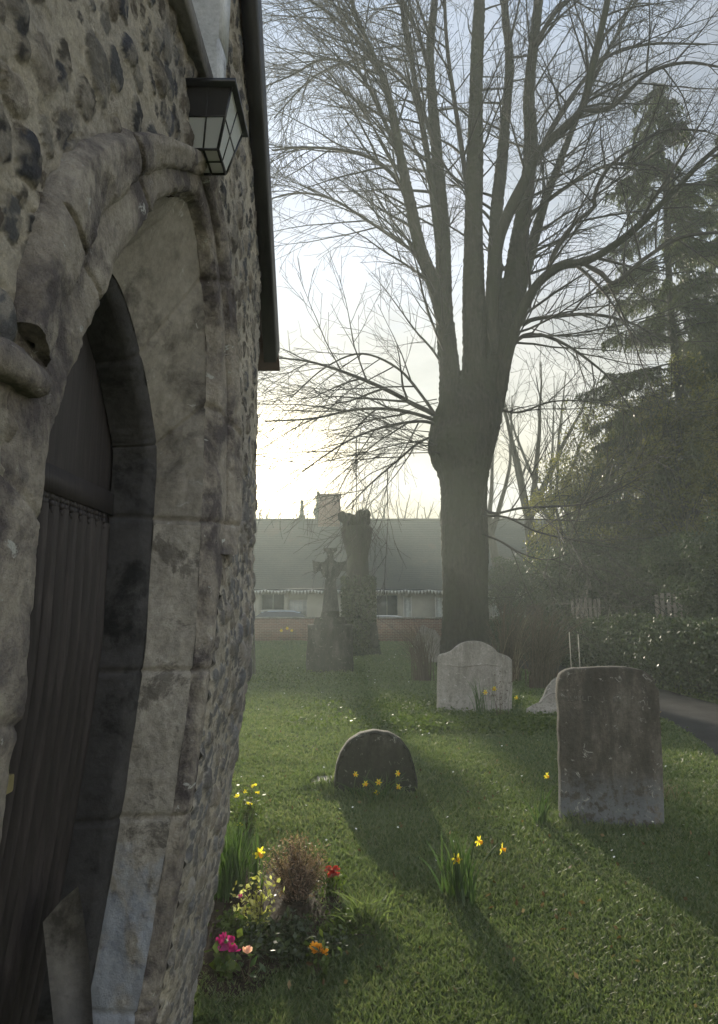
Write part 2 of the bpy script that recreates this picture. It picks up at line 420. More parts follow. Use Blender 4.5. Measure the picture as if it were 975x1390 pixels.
def build_porch():
    th = thing('church_porch', 'flint and stone church porch with pointed doorway at the left edge', 'church porch', (-.55, 1.65, 0))
    wall_mesh(th)
    # rest of the porch box: jagged ends, sides and back
    mb = MB()
    zt = 2.58
    zsb = np.linspace(-.15, 2.93, 60)
    for Ye in (3.0, .22):
        xs = np.stack([wx(Ye, zsb)-.03, wx(Ye, zsb)-1.2, wx(Ye, zsb)-2.7], 0)
        P = np.zeros((3, 60, 3)); P[..., 0] = xs; P[..., 2] = zsb
        P[..., 1] = Ye+.01*fbm(xs*9+Ye, np.broadcast_to(zsb, xs.shape)*9, 77, 3)+(-.012 if Ye > 1 else .012)
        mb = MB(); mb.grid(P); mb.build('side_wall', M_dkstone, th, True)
    # --- arch lofts
    th_joint = []
    # joints by arclength along the opening: jamb blocks and voussoirs
    rng = np.random.RandomState(3)
    tot = s_[-1]
    j1 = [ .55, .95, 1.35, 1.66]                                   # near jamb heights (+.2)
    arch = list(np.linspace(2.0, tot-2.05, 7)[1:-1]+rng.uniform(-.04, .04, 5))
    far = [tot-z-.2 for z in (1.82, 1.35, .93, .42)]
    sap = s_[np.argmin(np.hypot(I_[:, 0]-1.93, I_[:, 1]-2.72))]
    arch = [a for a in arch if abs(a-sap) > .12]+[sap]; arch.sort()
    joints = np.array([v+.2 for v in j1]+arch+far)
    def jdepth(s, w=.007):
        d = np.abs(s[:, None]-joints[None, :]).min(1)
        return np.exp(-(d/w)**2)
    def block_id(s): return np.searchsorted(joints, s)
    boff = rng.uniform(-.005, .005, 40)
    def norms(C):
        T = np.gradient(C, axis=0); T /= np.linalg.norm(T, axis=1, keepdims=True)
        return np.stack([-T[:, 1], T[:, 0]], -1)     # outward (away from the opening): near jamb goes up -> left
    jm = jdepth(s_)
    bid = block_id(s_)
    def loft(sections, wobble=.006, freq=14, seed=1, jamp=.010):
        """sections: list of (curve Nx2, depth into wall Nx)"""
        n = len(sections); P = np.zeros((N, n, 3))
        for k, (C, d) in enumerate(sections):
            Y = C[:, 0]; Z = C[:, 1]
            v = np.full(N, k*.012)
            nz_ = wobble*1.3*fbm(s_*freq, v*freq, seed, 5)+.004*vnoise(s_*70, v*70, seed+9)+boff[bid]*.35
            nx_ = norms(I_)
            P[:, k, 1] = Y+nx_[:, 0]*(nz_+jm*jamp)
            P[:, k, 2] = Z+nx_[:, 1]*(nz_+jm*jamp)
            P[:, k, 0] = wx(P[:, k, 1], P[:, k, 2])-d-nz_*.6-jm*jamp*.8
        return P
    def lerpc(a, b, f): return a+(b-a)*f
    sp = np.clip((s_-2.10)/.04, 0, 1)*np.clip((tot-1.98-s_)/.06, 0, 1)       # 1 in the arch, 0 along the jambs
    spc = sp[:, None]
    # hood mould: only over the arch
    ia = np.where(sp > .5)[0]; ia = np.arange(ia[0]-4, ia[-1]+12)
    def sub(P): return P[ia]
    prof = [(.80, .02), (.82, -.035), (.86, -.052), (.93, -.055), (1.0, -.05), (1.04, -.03), (1.05, .02)]
    prof = [(.52, .03), (.54, -.004), (.62, -.018), (.76, -.026), (.90, -.032), (1.0, -.03), (1.05, -.008), (1.06, .05)]
    secs = [(lerpc(I_, H_, f), np.full(N, d)) for f, d in prof]
    fine = []
    for a, b in zip(secs[:-1], secs[1:]):
        for q in (0, .34, .67): fine.append((lerpc(a[0], b[0], q), a[1]*(1-q)+b[1]*q))
    fine.append(secs[-1])
    mb = MB(); P = sub(loft(fine, .007, 18, 5, .012)); mb.grid(P)
    for e in (0, -1):
        c = P[e].mean(0); V = np.vstack([P[e], c[None]]); n = len(P[e])
        mb.add(V, None, [(i, i+1, n) for i in range(n-1)])
    mb.build('hood_mould', M_ash, th, True)
    # outer ring face + hollow
    rp = [(1.0, .016), (.92, .006), (.74, .002), (.6, .0), (.4, .0), (.22, .002), (.12, .012), (.05, .035), (.0, .045)]
    secs = [(lerpc(I_, H_, f*1.0), np.full(N, d)) for f, d in rp]
    # along the jambs the ring is a plain flat margin
    fine = []
    for a, b in zip(secs[:-1], secs[1:]):
        for q in (0, .34, .67): fine.append((lerpc(a[0], b[0], q), a[1]*(1-q)+b[1]*q))
    fine.append(secs[-1])
    P = loft(fine, .007, 14, 6)
    # the far jamb's outer margin meets the flint
    mb = MB(); mb.grid(P); mb.build('arch_ring', M_ash, th, True)
    # reveal
    fine = []
    for q in np.linspace(0, 1, 22):
        fine.append((lerpc(I_, J_, q), .045+.145*q))
    P = loft(fine, .006, 12, 7, .011)
    half = N//2
    jn = int(N*1.85/tot); jf = int(N*(tot-2.0)/tot)
    mb = MB(); mb.grid(P[:jn+1]); mb.build('near_jamb'.replace('near_', ''), M_reveal, th, True)
    mb = MB(); mb.grid(P[jn:jf+1]); mb.build('arch_soffit', stone('darker soffit stone', [(.17,.152,.13),(.235,.215,.185),(.30,.275,.24)], 2.4, (.36,.35,.32), dark=(.09,.08,.072), darkamt=(.5, .64), bump=.6, bd=.006), th, True)  # soffit takes a darker version of the reveal stone colours
    mb = MB(); mb.grid(P[jf:]); mb.build('jamb', M_jamb, th, True)
    # second order
    nI = norms(J_)
    K0 = J_-nI*.0; K1 = J_-nI*.04; K2 = J_-nI*.055
    secs = [(K0, np.full(N, .191)), (J_-nI*.02, np.full(N, .197)), (K1, np.full(N, .215))]+[(lerpc(K1, K2, q), .215+.095*q*np.ones(N)) for q in np.linspace(.1, 1, 6)]
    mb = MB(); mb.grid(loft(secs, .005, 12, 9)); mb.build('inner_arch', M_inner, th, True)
    # impost block of the near springing
    mb = MB(); n = 40
    zz_ = np.linspace(0, 1, 9)
    pr = [(-.03, 1.862), (.012, 1.863), (.022, 1.870), (.025, 1.885), (.022, 1.90), (.014, 1.91), (.004, 1.92), (-.03, 1.935)]
    ys_ = np.linspace(.70, 1.045, n)
    P = np.zeros((n+1, len(pr), 3))
    for i in range(n+1):
        for k, (o, z) in enumerate(pr):
            if i < n:
                y = ys_[i]; rd = .012*vnoise(np.array(y*30), np.array(k*.8), 4)
                P[i, k] = (wx(y, z)+o+rd*.6+.004, y, z+rd*.6)
            else:
                P[i, k] = (wx(1.2, z)-.08, 1.055+o*.4, z)
    P[n-1, :, 1] += [o*.5 for o, z in pr]
    mb.grid(P); mb.build('impost', M_ash, th, True)
    # --- window recess over the door
    mb = MB(); y0, y1, z0, z1 = NICHE; xd = .24
    def wp(y, z, d): return (float(wx(y, z))-d, y, z)
    n = 8
    # far reveal splayed, sill, head, near reveal, back
    mb.add([wp(y1, z0, -.012), wp(y1, z1, -.012), wp(y1-.05, z1, xd), wp(y1-.05, z0+.05, xd)], [(0, 1, 2, 3)])
    mb.add([wp(y0, z0, -.012), wp(y0, z1, -.012), wp(y0+.05, z1, xd), wp(y0+.05, z0+.05, xd)], [(3, 2, 1, 0)])
    mb.add([wp(y0, z0, -.012), wp(y1, z0, -.012), wp(y1-.05, z0+.05, xd), wp(y0+.05, z0+.05, xd)], [(0, 1, 2, 3)])
    mb.add([wp(y0, z1, -.012), wp(y1, z1, -.012), wp(y1-.05, z1-.05, xd), wp(y0+.05, z1-.05, xd)], [(3, 2, 1, 0)])
    M_pale = stone('pale dressed stone', [(.36,.37,.38),(.44,.45,.46),(.5,.5,.5)], 4, dark=(.2,.2,.2), darkamt=(.6,.7), bump=.3)
    wn = mb.build('window', M_pale, th)
    mb = MB(); mb.add([wp(y0, z0, xd-.02), wp(y1, z0, xd-.02), wp(y1, z1, xd-.02), wp(y0, z1, xd-.02)], [(0, 1, 2, 3)])
    mb.build('pane', simple('dark window glass', (.02,.022,.025), .15, 0, .2, bump=0), wn)
    # frame stones round the recess
    for (a0, a1, b0, b1) in ((y1, y1+.09, z0-.06, z0+.22), (y1, y1+.12, z0+.225, z0+.5), (y0-.10, y0, z0-.06, z0+.30), (y0-.08, y0, z0+.305, z1)):
        x = float(wx((a0+a1)/2, b0)); mb = MB()
        mb.box((x-.06, a0+.002, b0), (x+.017, a1, b1), .004)
        mb.build('window_jamb', M_pale, wn)
    mb = MB(); x = float(wx(1.7, z0)); mb.box((x-.06, y0-.02, z0-.075), (x+.035, y1+.02, z0-.004), .003)
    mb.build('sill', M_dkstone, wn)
    # --- bargeboards and roof
    def beam(a, b, hx0, hx1, up0, up1):
        a = np.array(a); b = np.array(b)
        V = []
        for p in (a, b):
            d = (b-a)/np.linalg.norm(b-a); nrm = np.array([-d[1], d[0]]) if d[0]*d[1] < 0 or True else d
            if nrm[1] < 0: nrm = -nrm
            for (hx, up) in ((hx0, up0), (hx1, up0), (hx1, up1), (hx0, up1)):
                q = p+nrm*up
                V.append((hx, q[0], q[1]))
        return V
    XO = -.385
    for (a, b) in (((3.2, 2.68), (1.63, 4.70)), ((.06, 2.68), (1.63, 4.70))):
        mb = MB(); mb.hexa(beam(a, b, -.44, XO, -.02, .17)); mb.build('bargeboard', M_black, th)
        a2 = (a[0]+(.09 if a[0] > 2 else -.09), a[1]-.09)
        mb = MB()
        A = np.array(a2, float); B = np.array(b, float); d = (B-A); L = np.linalg.norm(d); d /= L
        nr = np.array([-d[1], d[0]]); nr = nr if nr[1] > 0 else -nr
        for k in range(int(L/.11)):
            p0 = A+d*(k*.11); p1 = A+d*(k*.11+.15)
            V = []
            for p, u in ((p0, .205), (p1, .18)):
                for hx in (-3.3, XO-.012):
                    for uu in (0, .016):
                        q = p+nr*(u+uu); V.append((hx, q[0], q[1]))
            V = [V[0], V[2], V[3], V[1], V[4], V[6], V[7], V[5]]
            mb.hexa(V)
        mb.build('roof_slope', M_tile, th)
    # --- door
    xd0 = -.30
    def dp(y, z, o=0): return (float(wx(1.7, z))+xd0+o, y, z)
    zs2 = np.linspace(-.1, 2.5, 30)
    mb = MB(); P = np.zeros((2, 30, 3))
    for i, y in enumerate((1.1, 2.4)):
        for k, z in enumerate(zs2): P[i, k] = dp(y, z)
    mb.grid(P); dr = mb.build('door', M_door, th)
    for k in range(17):
        y = 1.17+.062*k
        mb = MB()
        zt_ = 1.80
        zz2 = np.linspace(0, zt_, 24)
        pr2 = [(-.015, 0), (-.009, .014), (0, .022), (.009, .014), (.015, 0)]
        P = np.zeros((24, 5, 3))
        for i, z in enumerate(zz2):
            wd = 1.0+.4*max(0, (z-1.6)/.2)
            for j, (a, o) in enumerate(pr2): P[i, j] = dp(y+a*wd, z, o+.002)
        mb.grid(P)
        mb.build('rib', M_door, dr, True)
    # arched heads between ribs as one traceried rail
    mb = MB()
    for k in range(16):
        y0_ = 1.17+.062*k; yc = y0_+.031
        for sgn in (-1, 1):
            pts = []
            m = 8
            for q in range(m+1):
                a = q/m
                yy = yc+sgn*.031*(1-a**1.6); zz3 = 1.70+.13*a
                pts.append((yy, zz3))
            for q in range(m):
                (ya, za), (yb, zb) = pts[q], pts[q+1]
                V = [dp(ya, za, .003), dp(yc+sgn*.031, za, .003), dp(yc+sgn*.031, zb, .003), dp(yb, zb, .003),
                     dp(ya, za, .013), dp(yc+sgn*.031, za, .013), dp(yc+sgn*.031, zb, .013), dp(yb, zb, .013)]
                mb.hexa(V)
    mb.hexa([dp(1.1, 1.83, .003), dp(2.4, 1.83, .003), dp(2.4, 1.90, .003), dp(1.1, 1.90, .003), dp(1.1, 1.83, .018), dp(2.4, 1.83, .018), dp(2.4, 1.90, .014), dp(1.1, 1.90, .014)])
    mb.build('rail', M_door, dr)
    return th
porch = build_porch()

# --- padlock on the door, at the left edge of the picture
def build_padlock():
    p = ray(6, 1045); t_ = (-.80)/p[0]; c = p*t_; c[2] += EYE
    c = np.array([float(wx(1.7, c[2]))-.30+.05, 0, 0])+np.array([0, 0, 0])
    t_ = c[0]/p[0]; q = p*t_; q[2] += EYE
    loc = (q[0], q[1], q[2]-.03)
    th = thing('padlock', 'brass padlock with a bright steel shackle hanging on the dark door', 'padlock', loc)
    mb = MB(); w, h, d = .024, .036, .011
    n = 12; prof = []
    V = []; x0, y0, z0 = loc
    ang = [(-1,-1),(1,-1),(1,1),(-1,1)]
    ring = []
    for (sx, sz) in ang:
        for k in range(4):
            a = math.atan2(sz, sx)-PI/4+PI/6*k
            ring.append((y0+sx*(w-.006)+.006*math.cos(a), z0+sz*(h/2-.006)+.006*math.sin(a)))
    P = np.array([[(x0+o, y_, z_) for (y_, z_) in ring+ring[:1]] for o in (-d, d)])
    mb.grid(P)
    for o in (-d, d): mb.add([(x0+o, y_, z_) for (y_, z_) in ring], None, None, [list(range(16))])
    mb.build('body', simple('aged brass', (.42,.36,.20), .4, .8, .2, bump=.1), th)
    mb = MB(); a = np.linspace(0, PI, 14)
    pts = [(x0, y0+.015, z0+.012)]+[(x0, y0+.015*math.cos(v), z0+.03+.02*math.sin(v)) for v in a]+[(x0, y0-.015, z0+.012)]
    mb.tube(pts, .0035, 8); mb.build('shackle', simple('steel', (.7,.7,.72), .2, 1, .05, bump=0), th)
    mb = MB(); mb.tube([(x0-.06, y0+.008*math.cos(v), z0+.046+.008*math.sin(v)) if 0 else (x0-.05+.054*math.sin(v), y0, z0+.046+.006*math.cos(v)) for v in np.linspace(0, PI, 9)], .003, 6)
    mb.build('staple', M_iron, th)
build_padlock()

# --- wedge of stone at the foot of the door
def build_wedge():
    px = [(106, 1203), (84, 1222), (58, 1252), (76, 1420), (128, 1420), (121, 1300), (113, 1240)]
    F0 = [at(a, b, 1.90) for a, b in px]
    rg = np.random.RandomState(8)
    cxp = 88
    B0 = [at(a-(7 if a > cxp else -4), b+8, 2.0) for a, b in px]
    n = len(px); mid = sum(F0)/n
    loc = (float(mid[0]), float(mid[1]), 0)
    mb = MB()
    mb.add(F0+B0, [(i, (i+1) % n, n+(i+1) % n, n+i) for i in range(n)], None, [list(range(n)), list(range(2*n-1, n-1, -1))])
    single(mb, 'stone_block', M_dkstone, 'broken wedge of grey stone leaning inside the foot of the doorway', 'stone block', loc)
build_wedge()

# --- the lantern
def build_lantern():
    def xw(y, z): return float(wx(y, z))
    loc = (-.48, 1.87, 2.81)
    th = thing('wall_lantern', 'black iron box lantern fixed to the flint wall above the doorway', 'lantern', loc)
    b = [(-.476, 1.815, 2.81), (-.394, 1.815, 2.81), (-.394, 1.932, 2.81), (-.476, 1.932, 2.81)]
    tp = [(-.476, 1.765, 2.97), (-.352, 1.765, 2.97), (-.352, 1.962, 2.97), (-.476, 1.962, 2.97)]
    b = np.array(b); tp = np.array(tp)
    fr = MB(); r = .0045
    for i in range(4): fr.bar(b[i], tp[i], r); fr.bar(b[i], b[(i+1) % 4], r); fr.bar(tp[i], tp[(i+1) % 4], r)
    def L(i, f): return b[i]*(1-f)+tp[i]*f
    # near face: vertical bar and a crossbar; the same at the far face; outer face: crossed bars
    for (i, j) in ((0, 1), (3, 2)):
        fr.bar((b[i]+b[j])/2, (tp[i]+tp[j])/2, r*.6); fr.bar(L(i, .52), L(j, .52), r*.6)
    fr.bar(L(1, .5), L(2, .5), r*.6); fr.bar((b[1]+b[2])/2, (tp[1]+tp[2])/2, r*.6)
    fr.bar((b[0]+b[3])/2, (b[1]+b[2])/2, r*.6)
    fr.bar((b[0]+b[1])/2, (b[3]+b[2])/2, r*.8)
    fr.build('frame', M_iron, th)
    gl = NT('lantern glass'); gl.set((.75, .78, .75), .12, 0, .5); gl.b.inputs['Transmission Weight'].default_value = .55; gl.b.inputs['Roughness'].default_value = .35
    for idx in ((0, 1), (1, 2), (2, 3)):
        i, j = idx
        mb = MB(); V = np.array([b[i], b[j], tp[j], tp[i]]); mb.add(V, [(0, 1, 2, 3)]); mb.build('pane', gl.m, th)
    mb = MB(); mb.add(b+np.array([0, 0, .001]), [(0, 1, 2, 3)]); mb.build('bottom_pane', gl.m, th)
    for (i, j) in ((0, 1), (3, 2)):
        mb = MB(); o_ = np.array([0, -.002 if i == 0 else .002, 0]); mb.add(np.array([L(i, .52), L(j, .52), tp[j], tp[i]])+o_, [(0, 1, 2, 3)]); mb.build('top_panel', M_iron, th)  # dark sheet over the upper part of the near and far faces
    mb = MB()
    e = .013
    q = [(-.478, 1.745), (-.338, 1.745), (-.338, 1.98), (-.478, 1.98)]
    ap = [(-.44, 1.84), (-.41, 1.84), (-.41, 1.89), (-.44, 1.89)]
    V = [(x, y, 2.965) for x, y in q]+[(x, y, 2.978) for x, y in q]+[(x, y, 3.03) for x, y in ap]
    mb.add(V, [(3, 2, 1, 0), (0, 1, 5, 4), (1, 2, 6, 5), (2, 3, 7, 6), (3, 0, 4, 7), (4, 5, 9, 8), (5, 6, 10, 9), (6, 7, 11, 10), (7, 4, 8, 11), (8, 9, 10, 11)])
    rf = mb.build('roof', M_iron, th)
    mb = MB(); mb.lathe([(.0, 3.075), (.006, 3.068), (.008, 3.058), (.004, 3.05), (.012, 3.042), (.014, 3.028)], (-.425, 1.865, 0), 12); mb.build('finial', M_iron, rf, True)
    mb = MB(); mb.box((-.50, 1.80, 2.82), (-.478, 1.93, 2.96)); mb.build('back_plate', M_iron, th)
    mb = MB(); mb.lathe([(0, 2.965), (.02, 2.962), (.024, 2.94), (.02, 2.92), (.0, 2.918)], (-.42, 1.865, 0), 12)
    mb.build('bulb_holder', M_iron, th, True)
build_lantern()
# ================================================================ GROUND, PATH, GRASS
def structure(o): o['kind'] = 'structure'; return o
def stuff(o, label=None, cat=None):
    o['kind'] = 'stuff'
    if label: o['label'] = label; o['category'] = cat
    return o
PATH = resample([(2.2, 1.5), (3.35, 4.6), (4.35, 7.4), (4.95, 10.2), (5.1, 13), (4.95, 18), (4.6, 26), (4.4, 33.0)], 90)
PW = .72
def path_dist(x, y):
    x = np.asarray(x, float); y = np.asarray(y, float)
    d = np.full(x.shape, 1e9)
    for k in range(0, 90): d = np.minimum(d, np.hypot(x-PATH[k, 0], y-PATH[k, 1]))
    return d
def build_ground():
    # fine near, coarse far, one sheet to the horizon
    ax = np.unique(np.concatenate([np.linspace(-80, -12, 20), np.linspace(-12, 16, 160), np.linspace(16, 80, 20)]))
    ay = np.unique(np.concatenate([np.linspace(-30, -4, 12), np.linspace(-4, 40, 230), np.linspace(40, 84, 10)]))
    XX, YY = np.meshgrid(ax, ay, indexing='ij')
    fade = np.clip((60-np.hypot(XX, YY-15))/20, 0, 1)
    ZZ = gz(XX, YY)*fade
    pd = path_dist(XX, YY)
    ZZ = np.where(pd < 1.2, ZZ*np.clip((pd-.8)/.4, 0, 1), ZZ)
    mb = MB(); mb.grid(np.stack([XX, YY, ZZ], -1)[:, ::-1])
    t = NT('turf')
    n = t.noise(.9, 6, .65); f = t.noise(30, 6, .7)
    c = t.ramp(n, [(.3, (.040, .056, .018)), (.5, (.055, .075, .022)), (.72, (.072, .088, .030))])
    c = t.mix(.8, c, t.ramp(f, [(.3, .3), (.7, .75)]), 'OVERLAY')
    mud = t.ramp(t.noise(2.2, 7, .7), [(.60, 0), (.70, 1)])
    c = t.mix(t.mix(1, mud, (.5, .5, .5), 'MULTIPLY'), c, (.05, .038, .022))
    t.set(c, .9, 0, .15); t.bump(t.noise(40, 6, .7), .8, .03)
    structure(mb.build('ground', t.m, None, True))
build_ground()
def build_path():
    mb = MB(); n = len(PATH); T = np.gradient(PATH, axis=0); T /= np.linalg.norm(T, axis=1, keepdims=True)
    Nn = np.stack([-T[:, 1], T[:, 0]], -1)
    P = np.zeros((n, 9, 3))
    for k, f in enumerate(np.linspace(-1, 1, 9)):
        w_ = PW*f*(1+.03*np.sin(np.arange(n)*.9+k))
        P[:, k, :2] = PATH+Nn*np.reshape(w_, (-1, 1)); P[:, k, 2] = .028-.016*abs(f)**3
    mb.grid(P)
    t = NT('worn tarmac')
    c = t.ramp(t.noise(2.5, 6, .6), [(.3, (.028, .026, .026)), (.7, (.05, .047, .046))])
    c = t.mix(.8, c, t.ramp(t.noise(120, 3, .8), [(.3, .25), (.7, .8)]), 'OVERLAY')
    t.set(c, 1.0, 0, .05); t.bump(t.noise(150, 3, .7), .6, .006)
    structure(mb.build('path', t.m, None, True))
build_path()

# stone footprints keep the blades out (x, y, half width, half depth)
FOOT = []
def footprint(x, y, hw, hd): FOOT.append((x, y, hw, hd))

# ================================================================ HEADSTONES
def slab(mb, outline, thick, cut=.012, relief=.004, seed=1):
    """outline: closed list of (x,z), front face at y=0; a rounded arris and uneven faces"""
    o = np.array(outline, float)
    d = np.r_[0, np.cumsum(np.linalg.norm(np.diff(np.vstack([o, o[:1]]), axis=0), axis=1))]
    n = 120; s = np.linspace(0, d[-1], n, endpoint=False); oc = np.vstack([o, o[:1]])
    C = np.stack([np.interp(s, d, oc[:, 0]), np.interp(s, d, oc[:, 1])], -1)
    cx, cz = C[:, 0].mean(), (C[:, 1].min()+C[:, 1].max())*.5
    ctr = np.array([cx, cz])
    rings = []
    rn = (1+relief*0)
    def ring(f, y, ins): 
        V = ctr+(C-ctr)*f
        v = ctr-V; L = np.linalg.norm(v, axis=1, keepdims=True)+1e-6; V = V+v/L*ins
        jx = .006*fbm(V[:, 0]*9+seed, V[:, 1]*9, seed, 4) if ins == 0 else 0
        R_ = np.zeros((n, 3)); R_[:, 0] = V[:, 0]+jx; R_[:, 2] = V[:, 1]+jx
        R_[:, 1] = y+relief*2*fbm(V[:, 0]*7, V[:, 1]*7, seed+3, 5)
        return R_
    seq = [(.02, 0, .001)]+[(f, 0, .001) for f in np.linspace(.1, .96, 16)]+[(1, 0, cut), (1, cut*.35, cut*.3), (1, cut, 0), (1, thick*.5, 0), (1, thick-cut, 0), (1, thick, cut)]+[(f, thick, .001) for f in np.linspace(.96, .02, 8)]
    P = np.array([ring(*q) for q in seq])
    P = np.concatenate([P, P[:, :1]], 1)
    mb.grid(P)
    mb.add(P[0, :-1], None, None, [list(range(n))[::-1]])
def orient(mb, loc, rz, tilt=0, roll=0):
    V = np.concatenate(mb.V)
    c, s = math.cos(tilt), math.sin(tilt); y = V[:, 1]*c-V[:, 2]*s; z = V[:, 1]*s+V[:, 2]*c; V[:, 1] = y; V[:, 2] = z
    c, s = math.cos(roll), math.sin(roll); x = V[:, 0]*c+V[:, 2]*s; z = -V[:, 0]*s+V[:, 2]*c; V[:, 0] = x; V[:, 2] = z
    c, s = math.cos(rz), math.sin(rz); x = V[:, 0]*c-V[:, 1]*s; y = V[:, 0]*s+V[:, 1]*c
    V[:, 0] = x+loc[0]; V[:, 1] = y+loc[1]; V[:, 2] += loc[2]
    mb.V = [V]
def px_outline(pts, Y, xc):
    out = []
    for (a, b) in pts:
        q = at(a, b, Y); out.append((q[0]-xc, q[2]))
    return out
# materials
def headstone_mat(name, cols, damp, dark, lich):
    t = NT(name)
    mp = t.n.new('ShaderNodeMapping'); mp.inputs['Scale'].default_value = (1, 1, .3); t.l.new(t.tc.outputs['Object'], mp.inputs['Vector'])
    c = t.ramp(t.noise(4.5, 7, .68, mp.outputs[0]), [(.3, cols[0]), (.5, cols[1]), (.72, cols[2])])
    c = t.mix(.6, c, t.ramp(t.noise(38, 6, .75), [(.3, .28), (.7, .8)]), 'OVERLAY')
    d = t.ramp(t.noise(7, 9, .75, mp.outputs[0], .4), [(.48, 0), (.60, 1)])
    c = t.mix(t.mix(1, d, (.75, .75, .75), 'MULTIPLY'), c, dark)
    sep = t.n.new('ShaderNodeSeparateXYZ'); t.l.new(t.tc.outputs['Object'], sep.inputs[0])
    ad = t.n.new('ShaderNodeMath'); ad.operation = 'ADD'; t.l.new(sep.outputs['Z'], ad.inputs[0])
    ml = t.n.new('ShaderNodeMath'); ml.operation = 'MULTIPLY'; ml.inputs[1].default_value = .35; t.l.new(t.noise(5, 6, .7), ml.inputs[0]); t.l.new(ml.outputs[0], ad.inputs[1])
    z = t.ramp(ad.outputs[0], [(.36, 1), (.62, 0)])
    sp = t.ramp(t.noise(16, 5, .7), [(.42, 0), (.50, 1)])
    c = t.mix(t.mix(1, z, t.mix(1, sp, (.8, .8, .8), 'MULTIPLY'), 'MULTIPLY'), c, damp)
    s2 = t.ramp(t.noise(17, 7, .75, None, .7), [(.60, 0), (.66, 1)])
    c = t.mix(s2, c, lich)
    t.set(c, .92, 0, .2)
    b1 = t.bump(t.noise(20, 8, .75), .9, .012); t.bump(t.noise(110, 4, .7), .6, .004, b1)
    return t.m
M_h1 = headstone_mat('dark weathered headstone', [(.035,.031,.026),(.085,.076,.063),(.20,.18,.15)], (.15,.16,.17), (.05,.046,.04), (.32,.31,.28))
M_h2 = headstone_mat('pale headstone', [(.17,.16,.14),(.24,.225,.20),(.32,.30,.265)], (.34,.32,.29), (.16,.145,.125), (.45,.43,.40))
M_h3 = headstone_mat('mossy dark headstone', [(.022,.022,.018),(.045,.043,.034),(.10,.095,.08)], (.03,.034,.022), (.014,.015,.011), (.26,.26,.22))

def big_headstone():
    b = G(830, 1122); Y = b[1]; xc = b[0]
    o = px_outline([(764, 1140), (762, 1040), (759, 927), (762, 917), (768, 911), (780, 908), (810, 906), (840, 905), (860, 907), (872, 909), (878, 914), (885, 918), (889, 931), (893, 936), (894, 960), (898, 1030), (901, 1140)], Y, xc)
    mb = MB(); slab(mb, o, .11, .012, .005, 5)
    orient(mb, (xc, Y, 0), R(-5)); th = thing('headstone', 'large dark weathered headstone with a blue grey foot, beside the tarmac path', 'headstone', (xc, Y, -.05), 'headstones in the churchyard')
    mb.build('slab', M_h1, th, True)
    # worn inscription: eroded rows of cut letters, illegible
    rg = np.random.RandomState(9); z = at(800, 952, Y)[2]; h = .035; x = -.27
    ml = simple('lichen filled letters', (.13,.125,.11), .95)
    while x < .2:
        w_ = rg.uniform(.014, .026); k = rg.randint(3)
        if rg.rand() < .8:
            mb = MB(); mb.box((x, -.004, z), (x+.004, .0, z+h))
            if k == 0: mb.box((x+w_-.005, -.0038, z), (x+w_, .0, z+h*.96)); mb.box((x+.003, -.0035, z+h*.45), (x+w_-.004, .0, z+h*.45+.004))
            if k == 1: mb.box((x+.003, -.0035, z+h-.005), (x+w_, .0, z+h-.001))
            if k == 2: mb.box((x+.003, -.0035, z+.001), (x+w_, .0, z+.005))
            orient(mb, (xc, Y, 0), R(-5)); mb.build('carved_letter', ml, th)
        x += w_+.014
    footprint(xc, Y+.05, .42, .09)
def white_headstone():
    b = G(645, 966); Y = b[1]; xc = b[0]
    def c4(a, b_): return (540+a/4.0625, 820+b_/4.0625)
    o = px_outline([c4(*p) for p in [(218, 620), (220, 400), (224, 290), (232, 278), (262, 272), (290, 262), (306, 252), (325, 232), (355, 214), (390, 205), (430, 203), (470, 209), (505, 225), (535, 246), (552, 268), (580, 275), (610, 288), (632, 308), (635, 420), (633, 620)]], Y, xc)
    mb = MB(); slab(mb, o, .10, .014, .004, 8); orient(mb, (xc, Y, 0), R(2))
    th = thing('headstone', 'broad pale headstone with an arched shouldered top, in front of the big bare tree', 'headstone', (xc, Y, -.05), 'headstones in the churchyard')
    mb.build('slab', M_h2, th, True)
    mb = MB()
    zz = np.linspace(-.42, .42, 30)
    mb.tube([(x, -.002, .68+.015*math.sin(x*9)) for x in zz], .008, 6)
    orient(mb, (xc, Y, 0), R(2)); mb.build('carved_band', M_h2, th, True)
    footprint(xc, Y+.05, .56, .09)
def round_headstone():
    b = G(511, 1082); Y = b[1]; xc = b[0]
    pts = [(455, 1100), (454, 1062), (457, 1040), (463, 1022), (474, 1006), (490, 996), (510, 993), (530, 996), (546, 1005), (557, 1020), (564, 1040), (568, 1062), (568, 1100)]
    mb = MB(); slab(mb, px_outline(pts, Y, xc), .16, .02, .006, 13); orient(mb, (xc, Y, 0), R(4), R(-2))
    th = single(mb, 'headstone', M_h3, 'low round topped headstone dark with moss and lichen, alone in the lawn', 'headstone', (xc, Y, -.05), 'headstones in the churchyard', True)
    footprint(xc, Y+.06, .33, .12)
    # flat kerb stone to its left
    q = G(442, 1070); mb = MB()
    mb.box((q[0]-.09, q[1]-.10, .0), (q[0]+.10, q[1]+.22, .045), .012)
    single(mb, 'kerb_stone', M_h2, 'small pale flat stone in the grass left of the round headstone', 'stone', (q[0], q[1], 0))
    footprint(q[0], q[1]+.06, .13, .18)
